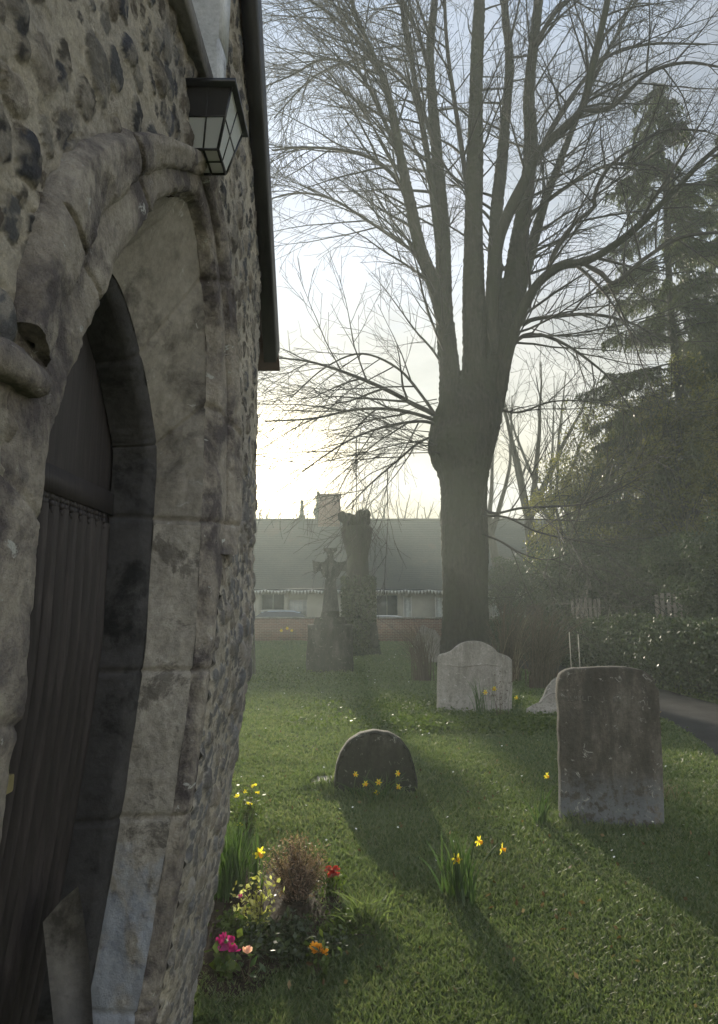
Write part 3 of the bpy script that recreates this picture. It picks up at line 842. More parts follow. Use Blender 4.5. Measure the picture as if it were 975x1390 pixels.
def leaning_slab():
    b = G(740, 972); Y = b[1]; xc = b[0]
    pts = [(716, 985), (714, 970), (716, 962), (724, 957), (733, 953), (739, 944), (744, 932), (752, 922), (765, 914), (785, 910), (805, 916), (818, 930), (822, 985)]
    mb = MB(); slab(mb, px_outline(pts, Y, xc), .12, .015, .006, 17); orient(mb, (xc, Y, 0), R(-6), R(-12))
    th = thing('headstone', 'broken pale scroll topped headstone half hidden behind the large dark one', 'headstone', (xc, Y, -.05), 'headstones in the churchyard')
    mb.build('slab', M_h2, th, True)
    mb = MB(); P = [at(733, 955, Y-.03), at(745, 943, Y-.04), at(757, 941, Y-.05), at(770, 946, Y-.05)]
    mb.tube(resample(P, 14), .012, 6); mb.build('scroll_moulding', M_h2, th, True)
    footprint(xc+.3, Y+.05, .6, .12)
def edge_headstone():
    Y = 17.5; a = at(338, 900, Y); mb = MB()
    pts = [(300, 930), (300, 850), (310, 842), (322, 838), (336, 840), (345, 847), (347, 930)]
    xc = a[0]-.2
    mb = MB(); slab(mb, px_outline(pts, Y, xc), .14, .02, .005, 19); orient(mb, (xc, Y, 0), R(3))
    single(mb, 'headstone', M_h3, 'grey headstone just showing past the corner of the flint porch', 'headstone', (xc, Y, -.05), 'headstones in the churchyard', True)
def small_far_stone():
    Y = 21.0; a = at(585, 880, Y); xc = a[0]
    pts = [(566, 900), (563, 870), (571, 856), (577, 847), (583, 852), (594, 856), (602, 868), (604, 900)]
    mb = MB(); slab(mb, px_outline(pts, Y, xc), .12, .02, .005, 29); orient(mb, (xc, Y, 0), R(-8), 0, R(-4))
    single(mb, 'headstone', M_h2, 'small pale pointed headstone among twigs left of the big tree trunk', 'headstone', (xc, Y, -.05), 'headstones in the churchyard', True)
    Y = 24; a = at(507, 868, Y); xc = a[0]; mb = MB()
    slab(mb, px_outline([(502, 880), (503, 850), (505, 845), (510, 845), (513, 852), (514, 880)], Y, xc), .12, .02, .004, 30); orient(mb, (xc, Y, 0), 0)
    single(mb, 'headstone', M_h3, 'narrow grey headstone at the right foot of the pollarded stump', 'headstone', (xc, Y, -.05), 'headstones in the churchyard', True)
big_headstone(); white_headstone(); round_headstone(); leaning_slab(); edge_headstone(); small_far_stone()

def stone_cross():
    b = G(448, 912); Y = b[1]; xc = b[0]
    k = Y/F*1.02
    th = thing('memorial_cross', 'tall stone cross with flared arms on a rugged stone plinth', 'memorial cross', (xc, Y, 0))
    mb = MB(); z = lambda py: at(448, py, Y)[2]
    rg = np.random.RandomState(4)
    w_ = 30*k
    # plinth as rough tapered block with displaced faces
    def block(x0, x1, z0, z1, dpt, taper, seed):
        n = 14; th_ = np.linspace(0, 2*PI, 41); zs_ = np.linspace(z0, z1, n); P = np.zeros((n+1, 41, 3))
        for i, zz in enumerate(zs_):
            f = 1-taper*(zz-z0)/(z1-z0)
            cx = (x0+x1)/2; hw = (x1-x0)/2*f; hd = dpt/2*f
            cc, ss = np.cos(th_), np.sin(th_)
            pw = .35
            X = cx+hw*np.sign(cc)*np.abs(cc)**pw; Yv = Y+hd*np.sign(ss)*np.abs(ss)**pw
            nn = .05*fbm(th_*3+seed, np.full(41, zz*4), seed, 4); nn[-1] = nn[0]
            P[i, :, 0] = X+nn*cc; P[i, :, 1] = Yv+nn*ss; P[i, :, 2] = zz+.03*vnoise(X*5, Yv*5, seed)*(i == n-1)
        P[n] = P[n-1]*.02+np.array([(x0+x1)/2, Y, z1+.02])*.98
        mb.grid(P)
    block(xc-w_, xc+w_, -.05, z(848), w_*1.6, .06, 3); mb.build('plinth', M_h3, th, True)
    mb = MB(); block(xc-w_*.72, xc+w_*.72, z(849), z(838), w_*1.2, .1, 6)
    block(xc-w_*.42, xc+w_*.42, z(839), z(830), w_*.8, .1, 7); mb.build('step', M_h3, th, True)
    # cross outline, flared arm ends
    def p(a, b_): return (330+a/3.047, 640+b_/3.047)
    pts = [(326, 592), (336, 500), (342, 440), (330, 434), (322, 412), (302, 412), (292, 420), (288, 366), (298, 373), (325, 376), (338, 374), (348, 366), (350, 346), (346, 334), (334, 328), (334, 318), (390, 318), (390, 328), (378, 334), (374, 346), (376, 366), (386, 374), (400, 376), (424, 372), (431, 364), (430, 420), (420, 412), (402, 412), (396, 434), (384, 440), (388, 500), (400, 592)]
    o = [(at(*p(a, b_), Y)[0]-xc, at(*p(a, b_), Y)[2]) for a, b_ in pts]
    mb = MB(); n = len(o)
    V = [(x+xc, Y-.10, zz) for x, zz in o]+[(x+xc, Y+.10, zz) for x, zz in o]
    mb.add(V, [(i, (i+1) % n, n+(i+1) % n, n+i) for i in range(n)])
    # triangulate faces through ngon
    from mathutils.geometry import tessellate_polygon
    tris = [tuple(q) for q in tessellate_polygon([[Vector((x, zz, 0)) for x, zz in o]])]
    mb.add(V[:n], None, tris); mb.add(V[n:], None, [q[::-1] for q in tris])
    mb.build('cross', headstone_mat('grey cross stone', [(.05,.05,.045),(.08,.08,.07),(.12,.115,.10)], (.08,.08,.07), (.04,.04,.035), (.35,.35,.32)), th)
    footprint(xc, Y, w_, w_*.8)
stone_cross()

# pair of thin stakes in the brown grass behind the large headstone
for i, (px, t_) in enumerate(((773, 858), (785, 861))):
    Y = 9.4+.05*i; a = at(px, 950, Y); mb = MB(); a[2] = 0
    top = at(px, t_, Y); mb.tube([(a[0], Y, -.05), (top[0]+.004, Y, .5), (top[0], Y, top[2])], .005, 6)
    single(mb, 'stake', simple('grey bamboo', (.30,.28,.22), .7), ['thin pale cane standing behind the large headstone, left one of two', 'thin pale cane standing behind the large headstone, right one of two'][i], 'stake', (a[0], Y, 0), 'canes behind the headstone')

# ================================================================ BOUNDARY WALL, COTTAGES, CARS
def brickmat(name, c1, c2, mortar, scale=1.0, rot=True):
    t = NT(name); br = t.n.new('ShaderNodeTexBrick')
    mp = t.n.new('ShaderNodeMapping')
    sw = t.n.new('ShaderNodeSeparateXYZ'); cbn = t.n.new('ShaderNodeCombineXYZ')
    t.l.new(t.tc.outputs['Object'], sw.inputs[0]); t.l.new(sw.outputs['X'], cbn.inputs[0]); t.l.new(sw.outputs['Z'], cbn.inputs[1])
    t.l.new(cbn.outputs[0], mp.inputs[0]); t.l.new(mp.outputs[0], br.inputs['Vector'])
    br.inputs['Scale'].default_value = scale; br.inputs['Brick Width'].default_value = .225; br.inputs['Row Height'].default_value = .075; br.inputs['Mortar Size'].default_value = .008
    br.inputs['Color1'].default_value = (*c1, 1); br.inputs['Color2'].default_value = (*c2, 1); br.inputs['Mortar'].default_value = (*mortar, 1)
    c = t.mix(.5, br.outputs['Color'], t.ramp(t.noise(3, 7, .7), [(.3, .3), (.7, .75)]), 'OVERLAY')
    t.set(c, .9, 0, .2); t.bump(br.outputs['Fac'], -.4, .01); return t.m
M_brick = brickmat('old brick wall', (.17,.085,.055), (.12,.07,.05), (.24,.22,.18))
M_render = simple('cream limewashed plaster', (.30,.29,.25), .9, vary=.14, scale=1.2)
M_white = simple('white painted wood', (.5,.5,.48), .5, vary=.06)
M_glass = simple('dim window glass', (.03,.035,.04), .08, 0, .3, bump=0)
def boundary_wall():
    Y = 34.3; z1 = at(500, 838, Y)[2]
    th = thing('brick_wall', 'low brown brick boundary wall along the far side of the churchyard', 'boundary wall', (-3, Y, 0))
    mb = MB(); mb.box((-16, Y-.12, -.1), (15, Y+.12, z1-.06)); mb.build('masonry', M_brick, th)
    mb = MB()
    for k in range(31):
        x = -16+k; mb.box((x+.004, Y-.16, z1-.058), (x+.996, Y+.16, z1+.01), .008)
    mb.build('coping', M_h2, th)
boundary_wall()
def cottages():
    Y = 41.0; x0, x1 = -13.0, 13.5
    ze = at(500, 797, Y)[2]; Yr = 45.0
    zr = at(450, 706, Yr)[2]
    th = thing('terraced_cottages', 'long low row of cream cottages under one hazy tiled roof', 'cottages', (0, Y, 0))
    ang = 0
    def X(px): return at(px, 820, Y)[0]
    def Z(py): return at(500, py, Y)[2]
    # wall with openings: pieces between them
    opens = [(X(355), X(386), Z(828), Z(806), 'dark'), (X(392), X(417), Z(836), Z(814), 'white'), (X(511), X(540), Z(836), Z(808), 'dark'), (X(549), X(558), 0.0, Z(811), 'door'), (X(285), X(302), Z(836), Z(812), 'white'), (X(330), X(346), Z(836), Z(814), 'white'), (X(592), X(602), 0.0, Z(811), 'door'), (X(668), X(695), Z(836), Z(810), 'white')]
    opens.sort()
    mb = MB(); cur = x0
    for (a, b, c, d, k) in opens:
        mb.box((cur, Y, -.1), (a, Y+.3, ze)); mb.box((a, Y, d), (b, Y+.3, ze))
        if c > .05: mb.box((a, Y, -.1), (b, Y+.3, c))
        cur = b
    mb.box((cur, Y, -.1), (x1, Y+.3, ze)); mb.box((x0, Y+8-.3, -.1), (x1, Y+8, ze))
    for xx in (x0, x1-.3):
        mb.add([(xx, Y+.302, -.1), (xx, Y+7.698, -.1), (xx, Y+7.698, ze), (xx, Yr, zr-.1), (xx, Y+.302, ze), (xx+.3, Y+.302, -.1), (xx+.3, Y+7.698, -.1), (xx+.3, Y+7.698, ze), (xx+.3, Yr, zr-.1), (xx+.3, Y+.302, ze)],
               [(0, 1, 6, 5)], None, [[0, 4, 3, 2, 1], [5, 6, 7, 8, 9]])
    mb.build('wall', M_render, th)
    for (a, b, c, d, k) in opens:
        if k == 'door':
            mb = MB(); mb.box((a, Y+.12, 0), (b, Y+.17, d)); dd = mb.build('door', simple('painted door', (.45,.48,.46), .5), th)
            mb = MB(); mb.box((a-.05, Y-.02, 0), (a-.003, Y+.1, d+.05)); mb.build('door_post', M_white, dd)
            mb = MB(); mb.box((b+.003, Y-.02, 0), (b+.05, Y+.1, d+.05)); mb.build('door_post', M_white, dd)
            continue
        mb = MB(); r_ = .035; y = Y+.1
        nx_, nz_ = (4, 3) if k == 'white' else (2, 1)
        for i in range(nx_+1):
            x = a+(b-a)*i/nx_; ww = r_ if i in (0, nx_) else .014; mb.box((x-ww, y-.02, c), (x+ww, y+.03, d))
        for i in range(nz_+1):
            zz = c+(d-c)*i/nz_; ww = r_ if i in (0, nz_) else .014; mb.box((a, y-.024, zz-ww), (b, y+.034, zz+ww))
        wn = mb.build('window', M_white if k == 'white' else simple('grey painted frame', (.16,.17,.17), .6), th)
        mb = MB(); mb.box((a, y+.04, c), (b, y+.06, d)); 
        mb.build('pane', M_glass if k == 'dark' else simple('net curtained glass', (.42,.44,.44), .3, vary=.2), wn)
        mb = MB(); mb.box((a-.06, Y-.05, c-.07), (b+.06, Y+.098, c-.036)); mb.build('sill', M_white, wn)
    # roof slopes, slightly sagging ridge
    t = NT('hazy plain tile roof')
    br = t.n.new('ShaderNodeTexBrick'); t.l.new(t.tc.outputs['UV'], br.inputs['Vector'])
    n1 = t.noise(.5, 5, .6)
    c = t.ramp(n1, [(.3, (.05,.055,.05)), (.6, (.07,.07,.06)), (.8, (.11,.075,.055))])
    wv = t.n.new('ShaderNodeTexWave'); wv.wave_type = 'BANDS'; wv.bands_direction = 'Z'; wv.inputs['Scale'].default_value = 2.6; t.l.new(t.tc.outputs['Object'], wv.inputs['Vector'])
    c = t.mix(.5, c, t.ramp(t.noise(9, 4, .8), [(.3, .3), (.7, .7)]), 'OVERLAY')
    t.set(c, .9, 0, .2); t.bump(wv.outputs['Fac'], .5, .03)
    for side in (0, 1):
        mb = MB(); nx_ = 60; xs = np.linspace(x0-.3, x1+.3, nx_); P = np.zeros((nx_, 12, 3))
        yA, yB = (Y-.45, Yr) if side == 0 else (Yr, Y+8.45)
        zA, zB = (ze-.12, zr) if side == 0 else (zr, ze-.12)
        for k in range(12):
            f = k/11; P[:, k, 0] = xs; P[:, k, 1] = yA+(yB-yA)*f; P[:, k, 2] = zA+(zB-zA)*f+.05*fbm(xs*.4, np.full(nx_, f*3), 5, 3)+(-.07*np.sin(f*PI))
        mb.grid(P); P2 = P.copy(); P2[..., 2] -= .12; mb.grid(P2[:, ::-1])
        edge = P[:, 0]if side == 0 else P[:, -1]; e2 = edge.copy(); e2[:, 2] -= .12
        mb.grid(np.stack([e2, edge], 1)); mb.build('roof_slope', t.m, th)
    mb = MB(); mb.tube([(x, Yr, zr+.0+.03*vnoise(np.array(x*.6), np.array(.5), 3)) for x in np.linspace(x0-.3, x1+.3, 40)], .11, 6); mb.build('ridge', t.m, th)
    cx0, cx1 = at(433, 680, Yr)[0], at(462, 680, Yr)[0]; ct = at(447, 672, Yr)[2]
    mb = MB(); mb.box((cx0, Yr-.45, zr-.9), (cx1, Yr+.45, ct-.12)); ch = mb.build('chimney', M_brick, th)
    mb = MB(); mb.box((cx0-.06, Yr-.51, ct-.118), (cx1+.06, Yr+.51, ct)); mb.build('cap', M_brick, ch)
    # gutter
    mb = MB(); mb.tube([(x0-.3, Y-.5, ze-.14), (x1+.3, Y-.5, ze-.14)], .05, 8); mb.build('gutter', M_iron, th)
    # bunting hangs along the eaves
    bt = thing('bunting', 'string of small white pennants hung along the cottage eaves', 'bunting', (0, Y-.58, ze-.2))
    xs = np.linspace(X(330), X(608), 63)
    zb = ze-.16-.06*np.abs(np.sin(np.arange(63)*PI/7))
    mb = MB(); mb.tube([(x, Y-.58, z) for x, z in zip(xs, zb)], .008, 4); mb.build('string', M_white, bt)
    rg = np.random.RandomState(2)
    for k in range(1, 62):
        if 27 < k < 40 and rg.rand() < .2: continue
        x = xs[k]; z = zb[k]; s = .075+rg.uniform(-.01, .012); tw = rg.uniform(-.05, .05); dr = rg.uniform(.17, .22)
        mb = MB(); mb.add([(x-s, Y-.58-tw, z), (x+s, Y-.58+tw, z), (x+rg.uniform(-.03, .03), Y-.57+tw, z-dr), (x-s, Y-.588-tw, z), (x+s, Y-.588+tw, z), (x, Y-.578+tw, z-dr)], [(0, 1, 4, 3), (1, 2, 5, 4), (2, 0, 3, 5)], [(0, 2, 1), (3, 4, 5)])
        mb.build('pennant', M_white, bt)
cottages()

def car(cx, cy, rz, label, paint, roofh, group='cars parked beyond the boundary wall'):
    th = thing('parked_car', label, 'car', (cx, cy, 0), group)
    L, W = 4.1, 1.7
    low = [(-2.05,.35),(-2.03,.72),(-1.75,.86),(-1.1,.93),(1.55,.95),(2.0,.90),(2.05,.55),(2.02,.32)]
    top = [(-1.15,.93),(-.55,roofh-.05),(-.1,roofh),(.9,roofh),(1.35,roofh-.08),(1.85,.95)]
    c, s = math.cos(rz), math.sin(rz)
    def tr(P): P = np.array(P, float); x = P[..., 0]*c-P[..., 1]*s+cx; y = P[..., 0]*s+P[..., 1]*c+cy; return np.stack([x, y, P[..., 2]], -1)
    def shell(prof, w0, w1):
        prof = resample(prof, 40)
        P = []
        zmin, zmax = prof[:, 1].min(), prof[:, 1].max()
        for f in (-1, -.97, -.85, -.4, 0, .4, .85, .97, 1):
            r = []
            for (x, z) in prof:
                g = (z-zmin)/(zmax-zmin); w_ = (w0*(1-g)+w1*g)/2
                dz = -.06*abs(f)**6 if g > .5 else 0
                r.append((x*(1-.03*abs(f)**4), f*w_, z+dz))
            P.append(r)
        return tr(P)
    mb = MB(); P = shell(low, W, W*.96); mb.grid(P); mb.add(P[0], None, None, [list(range(40))]); mb.add(P[-1], None, None, [list(range(40))[::-1]])
    mb.build('body', paint, th, True)
    mb = MB(); P = shell(top, W*.93, W*.72); mb.grid(P); mb.add(P[0], None, None, [list(range(40))]); mb.add(P[-1], None, None, [list(range(40))[::-1]])
    mb.build('cabin_glass', M_glass, th, True)
    mb = MB()
    rp = [(-.6,roofh-.05),(-.1,roofh+.012),(.9,roofh+.012),(1.36,roofh-.065)]
    rr = resample(rp, 14); P = tr([[(x, f*W*.37, z-.05*abs(f)**5) for (x, z) in rr] for f in np.linspace(-1, 1, 9)]); mb.grid(P); mb.build('roof', paint, th, True)
    for sx in (-1.25, 1.25):
        for sy in (-1, 1):
            mb = MB(); th_ = np.linspace(0, 2*PI, 21)
            def wheel(r0, r1, y0, y1):
                return tr([[(sx+r*math.cos(a), sy*y, .31+r*math.sin(a)) for a in th_] for r, y in ((r0, y0), (r1, y0), (r1, y1), (r0, y1))])
            mb.grid(wheel(.2, .31, W/2-.2, W/2+.01)); wh = mb.build('wheel', M_iron, th, True)
            mb = MB(); mb.grid(wheel(.01, .2, W/2-.15, W/2-.01)); mb.build('rim', simple('alloy', (.5,.5,.5), .3, .8), wh, True)
    for sy in (-1, 1):
        mb = MB(); mb.hexa(tr([(-2.0, sy*.55, .66), (-1.98, sy*.8, .66), (-1.78, sy*.8, .66), (-1.8, sy*.55, .66), (-2.0, sy*.55, .77), (-1.98, sy*.8, .77), (-1.78, sy*.8, .78), (-1.8, sy*.55, .78)])); mb.build('headlight', M_glass, th)
def paintm(name, c): 
    t = NT(name); t.set(c, .22, 0, .5); t.b.inputs['Coat Weight'].default_value = .6; return t.m
car(at(366, 830, 37.2)[0]+.25, 37.2, 0, 'silver blue car parked behind the boundary wall, left of the stone cross', paintm('silver blue car paint', (.42,.50,.58)), 1.40)
car(at(539, 835, 37.2)[0]-.3, 37.2, PI, 'white low car parked behind the boundary wall, right of the pollarded stump', paintm('white car paint', (.75,.76,.76)), 1.16)

# picket fence on the right, above the hedge
def picket_fence(x0, y0, x1, y1, z0, z1, label):
    th = thing('picket_fence', label, 'fence', ((x0+x1)/2, (y0+y1)/2, 0), 'paling fences behind the hedge')
    L = math.hypot(x1-x0, y1-y0); n = int(L/.13); dx, dy = (x1-x0)/L, (y1-y0)/L
    m = simple('grey weathered timber', (.17,.15,.125), .9, vary=.3)
    rg = np.random.RandomState(int(x0*10))
    for k in range(min(n, 99)):
        a = k*.13; x = x0+dx*a; y = y0+dy*a; mb = MB(); h = z1+rg.uniform(-.03, .03); w_ = .045
        tt = rg.uniform(-.012, .012)
        V = [(x-dx*w_, y-dy*w_, z0), (x+dx*w_, y+dy*w_, z0), (x+dx*w_+dy*.02, y+dy*w_-dx*.02, z0), (x-dx*w_+dy*.02, y-dy*w_-dx*.02, z0)]
        V += [(vx+dx*tt, vy+dy*tt, h) for vx, vy, vz in V]
        mb.hexa(V); mb.build('paling', m, th)
    for zz in (z0+.35, z1-.3):
        mb = MB(); mb.tube([(x0, y0+.045, zz), (x1, y1+.045, zz)], .03, 4); mb.build('rail', m, th)
# ================================================================ TREES
def bark(name, c0, c1, green=None, sc=1.0, bs=.8):
    t = NT(name)
    mp = t.n.new('ShaderNodeMapping'); mp.inputs['Scale'].default_value = (1, 1, .18); t.l.new(t.tc.outputs['Object'], mp.inputs['Vector'])
    n = t.noise(14*sc, 8, .7, mp.outputs[0], .4)
    c = t.ramp(n, [(.3, c0), (.7, c1)])
    if green:
        c = t.mix(t.ramp(t.noise(1.1*sc, 5, .6), [(.42, 0), (.62, 1)]), c, green)
    t.set(c, .9, 0, .2)
    t.bump(n, bs, .05/sc); return t.m
M_bark = bark('grey green bark', (.014,.013,.010), (.052,.047,.037), (.030,.032,.018))
M_twig = simple('dark twig bark', (.026,.021,.018), .85, vary=.3, bump=0)
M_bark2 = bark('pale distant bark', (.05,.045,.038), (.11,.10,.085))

def unit(v): v = np.asarray(v, float); return v/(np.linalg.norm(v)+1e-9)
class Twigs:
    def __init__(s, seed): s.rg = np.random.RandomState(seed); s.big = MB(); s.mid = MB(); s.fine = MB(); s.count = 0
    def walk(s, p, d, L, n, jit, grav):
        P = [np.array(p, float)]; d = unit(d); st = L/n
        for k in range(n):
            d = unit(d+s.rg.normal(0, jit, 3)+np.array([0, 0, grav*(1 if not callable(grav) else 1)]) if not callable(grav) else d+s.rg.normal(0, jit, 3)+np.array([0, 0, grav(k/n)]))
            P.append(P[-1]+d*st)
        return np.array(P)
    def grow(s, p, d, L, r, lvl, maxl, spec):
        """spec[lvl] = dict(jit, grav, per, ratio, ang, out)"""
        q = spec[lvl]
        n = max(3, int(L/q['seg']))
        P = s.walk(p, d, L, n, q['jit'], q['grav'])
        t = np.linspace(0, 1, n+1); rad = np.maximum(r*(1-t*.85), q.get('rmin', .003))
        (s.big if lvl == 0 else s.mid if lvl == 1 else s.fine).tube(P, rad, 5 if lvl == 0 else 4 if lvl == 1 else 3, False)
        s.count += 1
        if lvl+1 >= maxl: return
        s.kids(P, rad, lvl, maxl, spec, q.get('start', .15))
    def kids(s, P, rad, lvl, maxl, spec, start=.1, dens=1.0, side=None, end=1.0):
        q = spec[lvl]; seg = np.linalg.norm(np.diff(P, axis=0), axis=1); L = seg.sum()
        cum = np.r_[0, np.cumsum(seg)]
        m = int(L*q['per']*dens*(end-start))
        for k in range(m):
            f = start+(end-start)*(k+s.rg.rand())/max(1, m)
            dd = f*L; i = min(len(seg)-1, np.searchsorted(cum, dd, side='right')-1); w_ = (dd-cum[i])/max(1e-6, seg[i])
            p = P[i]*(1-w_)+P[i+1]*w_; tn = unit(P[i+1]-P[i]); r0 = rad[i]*(1-w_)+rad[i+1]*w_
            a = s.rg.uniform(0, 2*PI); u = unit(np.cross(tn, [.3, .2, 1.])); v = np.cross(tn, u)
            sd = u*math.cos(a)+v*math.sin(a)
            if side is not None: sd = unit(sd*.8+side)
            an = q['ang']*s.rg.uniform(.7, 1.25)
            d = unit(tn*math.cos(an)+sd*math.sin(an))
            l2 = spec[lvl+1]['L']*s.rg.uniform(.5, 1.15)*(1-.45*f)
            s.grow(p, d, l2, min(r0*.6, spec[lvl+1]['r']*s.rg.uniform(.6, 1.2)), lvl+1, maxl, spec)

def limb(px, Y0, dY, w0, w1, n=26, zoff=0):
    px = np.array(px, float)
    Pn = []
    for k, (a, b) in enumerate(px):
        Pn.append(at(a, b, Y0+dY*k/(len(px)-1)))
    P = resample(Pn, n)
    kpx = Y0/F
    t = np.linspace(0, 1, n)
    rad = (w1+(w0-w1)*(1-t)**(1.7 if w0 > 28 else 1))*kpx/2
    return P, rad

TY = 20.0
def big_tree():
    base = at(632, 892, TY)
    th = thing('bare_tree', 'huge bare many stemmed lime tree dominating the churchyard', 'tree', (base[0], TY, 0))
    # trunk: rings following the photographed silhouette
    prof = [(597-8, 672+6, 905), (595, 670, 890), (598, 666, 870), (600, 663, 840), (601, 662, 800), (599, 663, 750), (599, 661, 700), (600, 661, 670), (596, 663, 645), (586, 668, 625), (582, 673, 605), (584, 678, 585), (590, 682, 562), (597, 680, 545), (608, 672, 528), (628, 655, 510)]
    n = 120; k = 96
    L = np.array([(at(a, y, TY)[0], at(b, y, TY)[0], at(632, y, TY)[2]) for a, b, y in prof]); L[0, 2] = -.1
    Q = resample(L, n); mb = MB(); P = np.zeros((n, k+1, 3)); tht = np.linspace(0, 2*PI, k+1)
    for i in range(n):
        cx = (Q[i, 0]+Q[i, 1])/2; r = (Q[i, 1]-Q[i, 0])/2; z = Q[i, 2]
        flare = max(0, 1-z/1.2)
        nn = 1+.10*fbm(np.cos(tht)*1.6+3, np.sin(tht)*1.6+z*.35, 15, 4)+.16*flare*np.cos(tht*5+1.2)*.5+.05*fbm(np.cos(tht)*5, np.sin(tht)*5+z*1.2, 19, 3)+.05*(np.abs(vnoise(np.cos(tht)*11+z*.12+40, np.sin(tht)*11+z*.5+40, 23))-.2)
        nn[-1] = nn[0]
        P[i, :, 0] = cx+r*np.cos(tht)*nn; P[i, :, 1] = TY+r*.95*np.sin(tht)*nn*(1-.28*min(1, max(0, (z-5.2)/1.6))); P[i, :, 2] = z
    mb.grid(P); mb.add(P[0, :-1], None, None, [list(range(k))]); mb.add(P[-1, :-1], None, None, [list(range(k))[::-1]]); TM = mb
    T = Twigs(5)
    spec = [dict(seg=.35, jit=.05, grav=.0, per=2.2, ang=R(50), r=.05, L=4.5),
            dict(seg=.3, jit=.055, grav=-.012, per=3.4, ang=R(36), r=.048, L=4.9, rmin=.009, start=.12),
            dict(seg=.2, jit=.075, grav=-.006, per=3.2, ang=R(38), r=.019, L=2.0, rmin=.007, start=.1),
            dict(seg=.16, jit=.09, grav=.01, per=0, ang=R(40), r=.008, L=1.0, rmin=.0045)]
    ax = base[0]
    limbs = []
    def st(name, px, dY, w0, w1, dens=1.0, side=None, start=.2, y0=0):
        P, rad = limb(px, TY+y0, dY, w0, w1)
        mb = MB()
        kk = 12 if w0 > 10 else 7
        T_ = np.linspace(0, 1, len(rad)); rad = rad*(1+.05*np.sin(T_*37+w0)); rad[0] *= .35; rad[1] *= .8
        if w0 > 10:
            kk = 18; P = resample(P, 90); rad = np.interp(np.linspace(0, 1, 90), T_, rad); th_ = np.arange(kk)*2*PI/kk
            z_ = np.arange(90)*.12+w0
            rad = rad[:, None]*(1+.13*fbm(np.cos(th_)[None]*3+5+z_[:, None]*.15, np.sin(th_)[None]*3+z_[:, None]*.15, 33, 3)+.10*vnoise(np.cos(th_)[None]*7+z_[:, None]*.05, np.sin(th_)[None]*7+z_[:, None]*.3, 35))
        big = name == 'stem' and w0 > 28
        (TM if big else mb).tube(P, rad, kk); rad = rad.mean(1) if rad.ndim > 1 else rad
        if not big: mb.build(name, M_bark if w0 > 9 else M_twig, th, True)
        T.kids(P, rad, 0, 4, spec, start, dens, side)
    W = lambda x, z=0, y=0: np.array([x, y, z])
    # main stems (up and out of the top of the picture)
    st('stem', [(625, 720), (614, 640), (611, 560), (607, 456), (591, 391), (571, 339), (558, 280), (547, 228), (535, 163), (522, 111), (503, 65), (480, 10), (466, -60), (455, -150)], -1.5, 40, 5, 1.2, W(-.9, .15), .22)
    st('stem', [(618, 640), (614, 540), (604, 430), (602, 339), (598, 260), (592, 195), (587, 130), (584, 65), (590, 0), (592, -120), (590, -220)], 1.5, 34, 9, .9, W(-.5, .1, .3), .3)
    st('stem', [(632, 720), (637, 640), (644, 521), (643, 391), (643, 293), (645, 195), (646, 130), (648, 65), (651, 0), (655, -120), (655, -260)], -.6, 47, 13, .7, None, .35)
    st('stem', [(638, 720), (648, 640), (664, 508), (671, 391), (674, 293), (682, 215), (688, 143), (692, 78), (685, 10), (680, -120), (684, -230)], 1.4, 35, 9, .7, None, .3)
    st('stem', [(634, 730), (645, 640), (670, 534), (695, 391), (705, 326), (715, 260), (721, 195), (718, 130), (724, 65), (731, 0), (738, -120), (736, -240)], .3, 45, 10, .8, W(.4, .1), .3)
    st('stem', [(672, 480), (668, 400), (679, 319), (711, 247), (731, 208), (757, 182), (789, 150), (800, 110), (812, 59), (825, 0), (835, -80)], -1.8, 20, 7, 1.0, W(.6, .1), .3, -.3)
    st('stem', [(632, 730), (645, 640), (662, 560), (684, 470), (700, 420), (735, 290), (762, 215), (800, 120), (850, 20), (880, -60)], 2.5, 36, 5, 1.0, W(.6, .1), .35)
    # second rank
    st('branch', [(601, 370), (592, 300), (582, 220), (570, 150), (560, 90), (548, 30), (540, -60)], .8, 12, 5, 1.2, W(-.6), .1)
    st('branch', [(640, 300), (628, 210), (616, 130), (606, 50), (602, -60)], -1.2, 9, 4, .8, None, .1)
    st('branch', [(556, 285), (540, 245), (505, 215), (460, 203), (410, 200), (370, 204)], -2.0, 8, 2, 1.5, W(-.4), .1)
    st('branch', [(548, 230), (520, 160), (485, 95), (440, 80), (400, 100), (358, 118)], -.8, 8, 2, 1.5, W(-.4), .1)
    st('branch', [(590, 195), (560, 120), (520, 85), (480, 82), (425, 105), (372, 160)], 1.4, 7, 2, 1.5, W(-.4), .1)
    st('branch', [(575, 350), (545, 330), (500, 300), (450, 270), (400, 262), (352, 275)], .8, 6, 2, 1.5, W(-.4, -.1), .1)
    st('branch', [(522, 111), (490, 60), (450, 20), (400, -10), (350, -20)], -1.5, 7, 2, 1.4, W(-.4), .1)
    st('branch', [(584, 100), (565, 40), (530, -10), (480, -40)], 1.0, 8, 3, 1.2, W(-.3), .1)
    # low left spray
    st('branch', [(600, 572), (585, 560), (560, 548), (535, 534), (483, 511), (425, 492), (373, 485)], -1.6, 8, 2, 1.0, W(-.2, -.2), .15)
    st('branch', [(600, 575), (575, 565), (535, 556), (483, 556), (425, 568), (360, 572)], -.6, 6, 2, 1.0, W(-.2, -.2), .15)
    st('branch', [(600, 578), (570, 572), (520, 580), (470, 600), (410, 640)], -2.2, 5, 1.5, 1.0, W(-.2, -.3), .15)
    st('branch', [(598, 574), (575, 540), (540, 500), (490, 480), (440, 500), (395, 540)], .6, 5, 1.5, 1.0, W(-.2, -.3), .15)
    st('branch', [(598, 590), (570, 600), (540, 625), (505, 655), (470, 690)], -1.2, 4, 1.5, 1.3, W(-.2, -.2), .15)
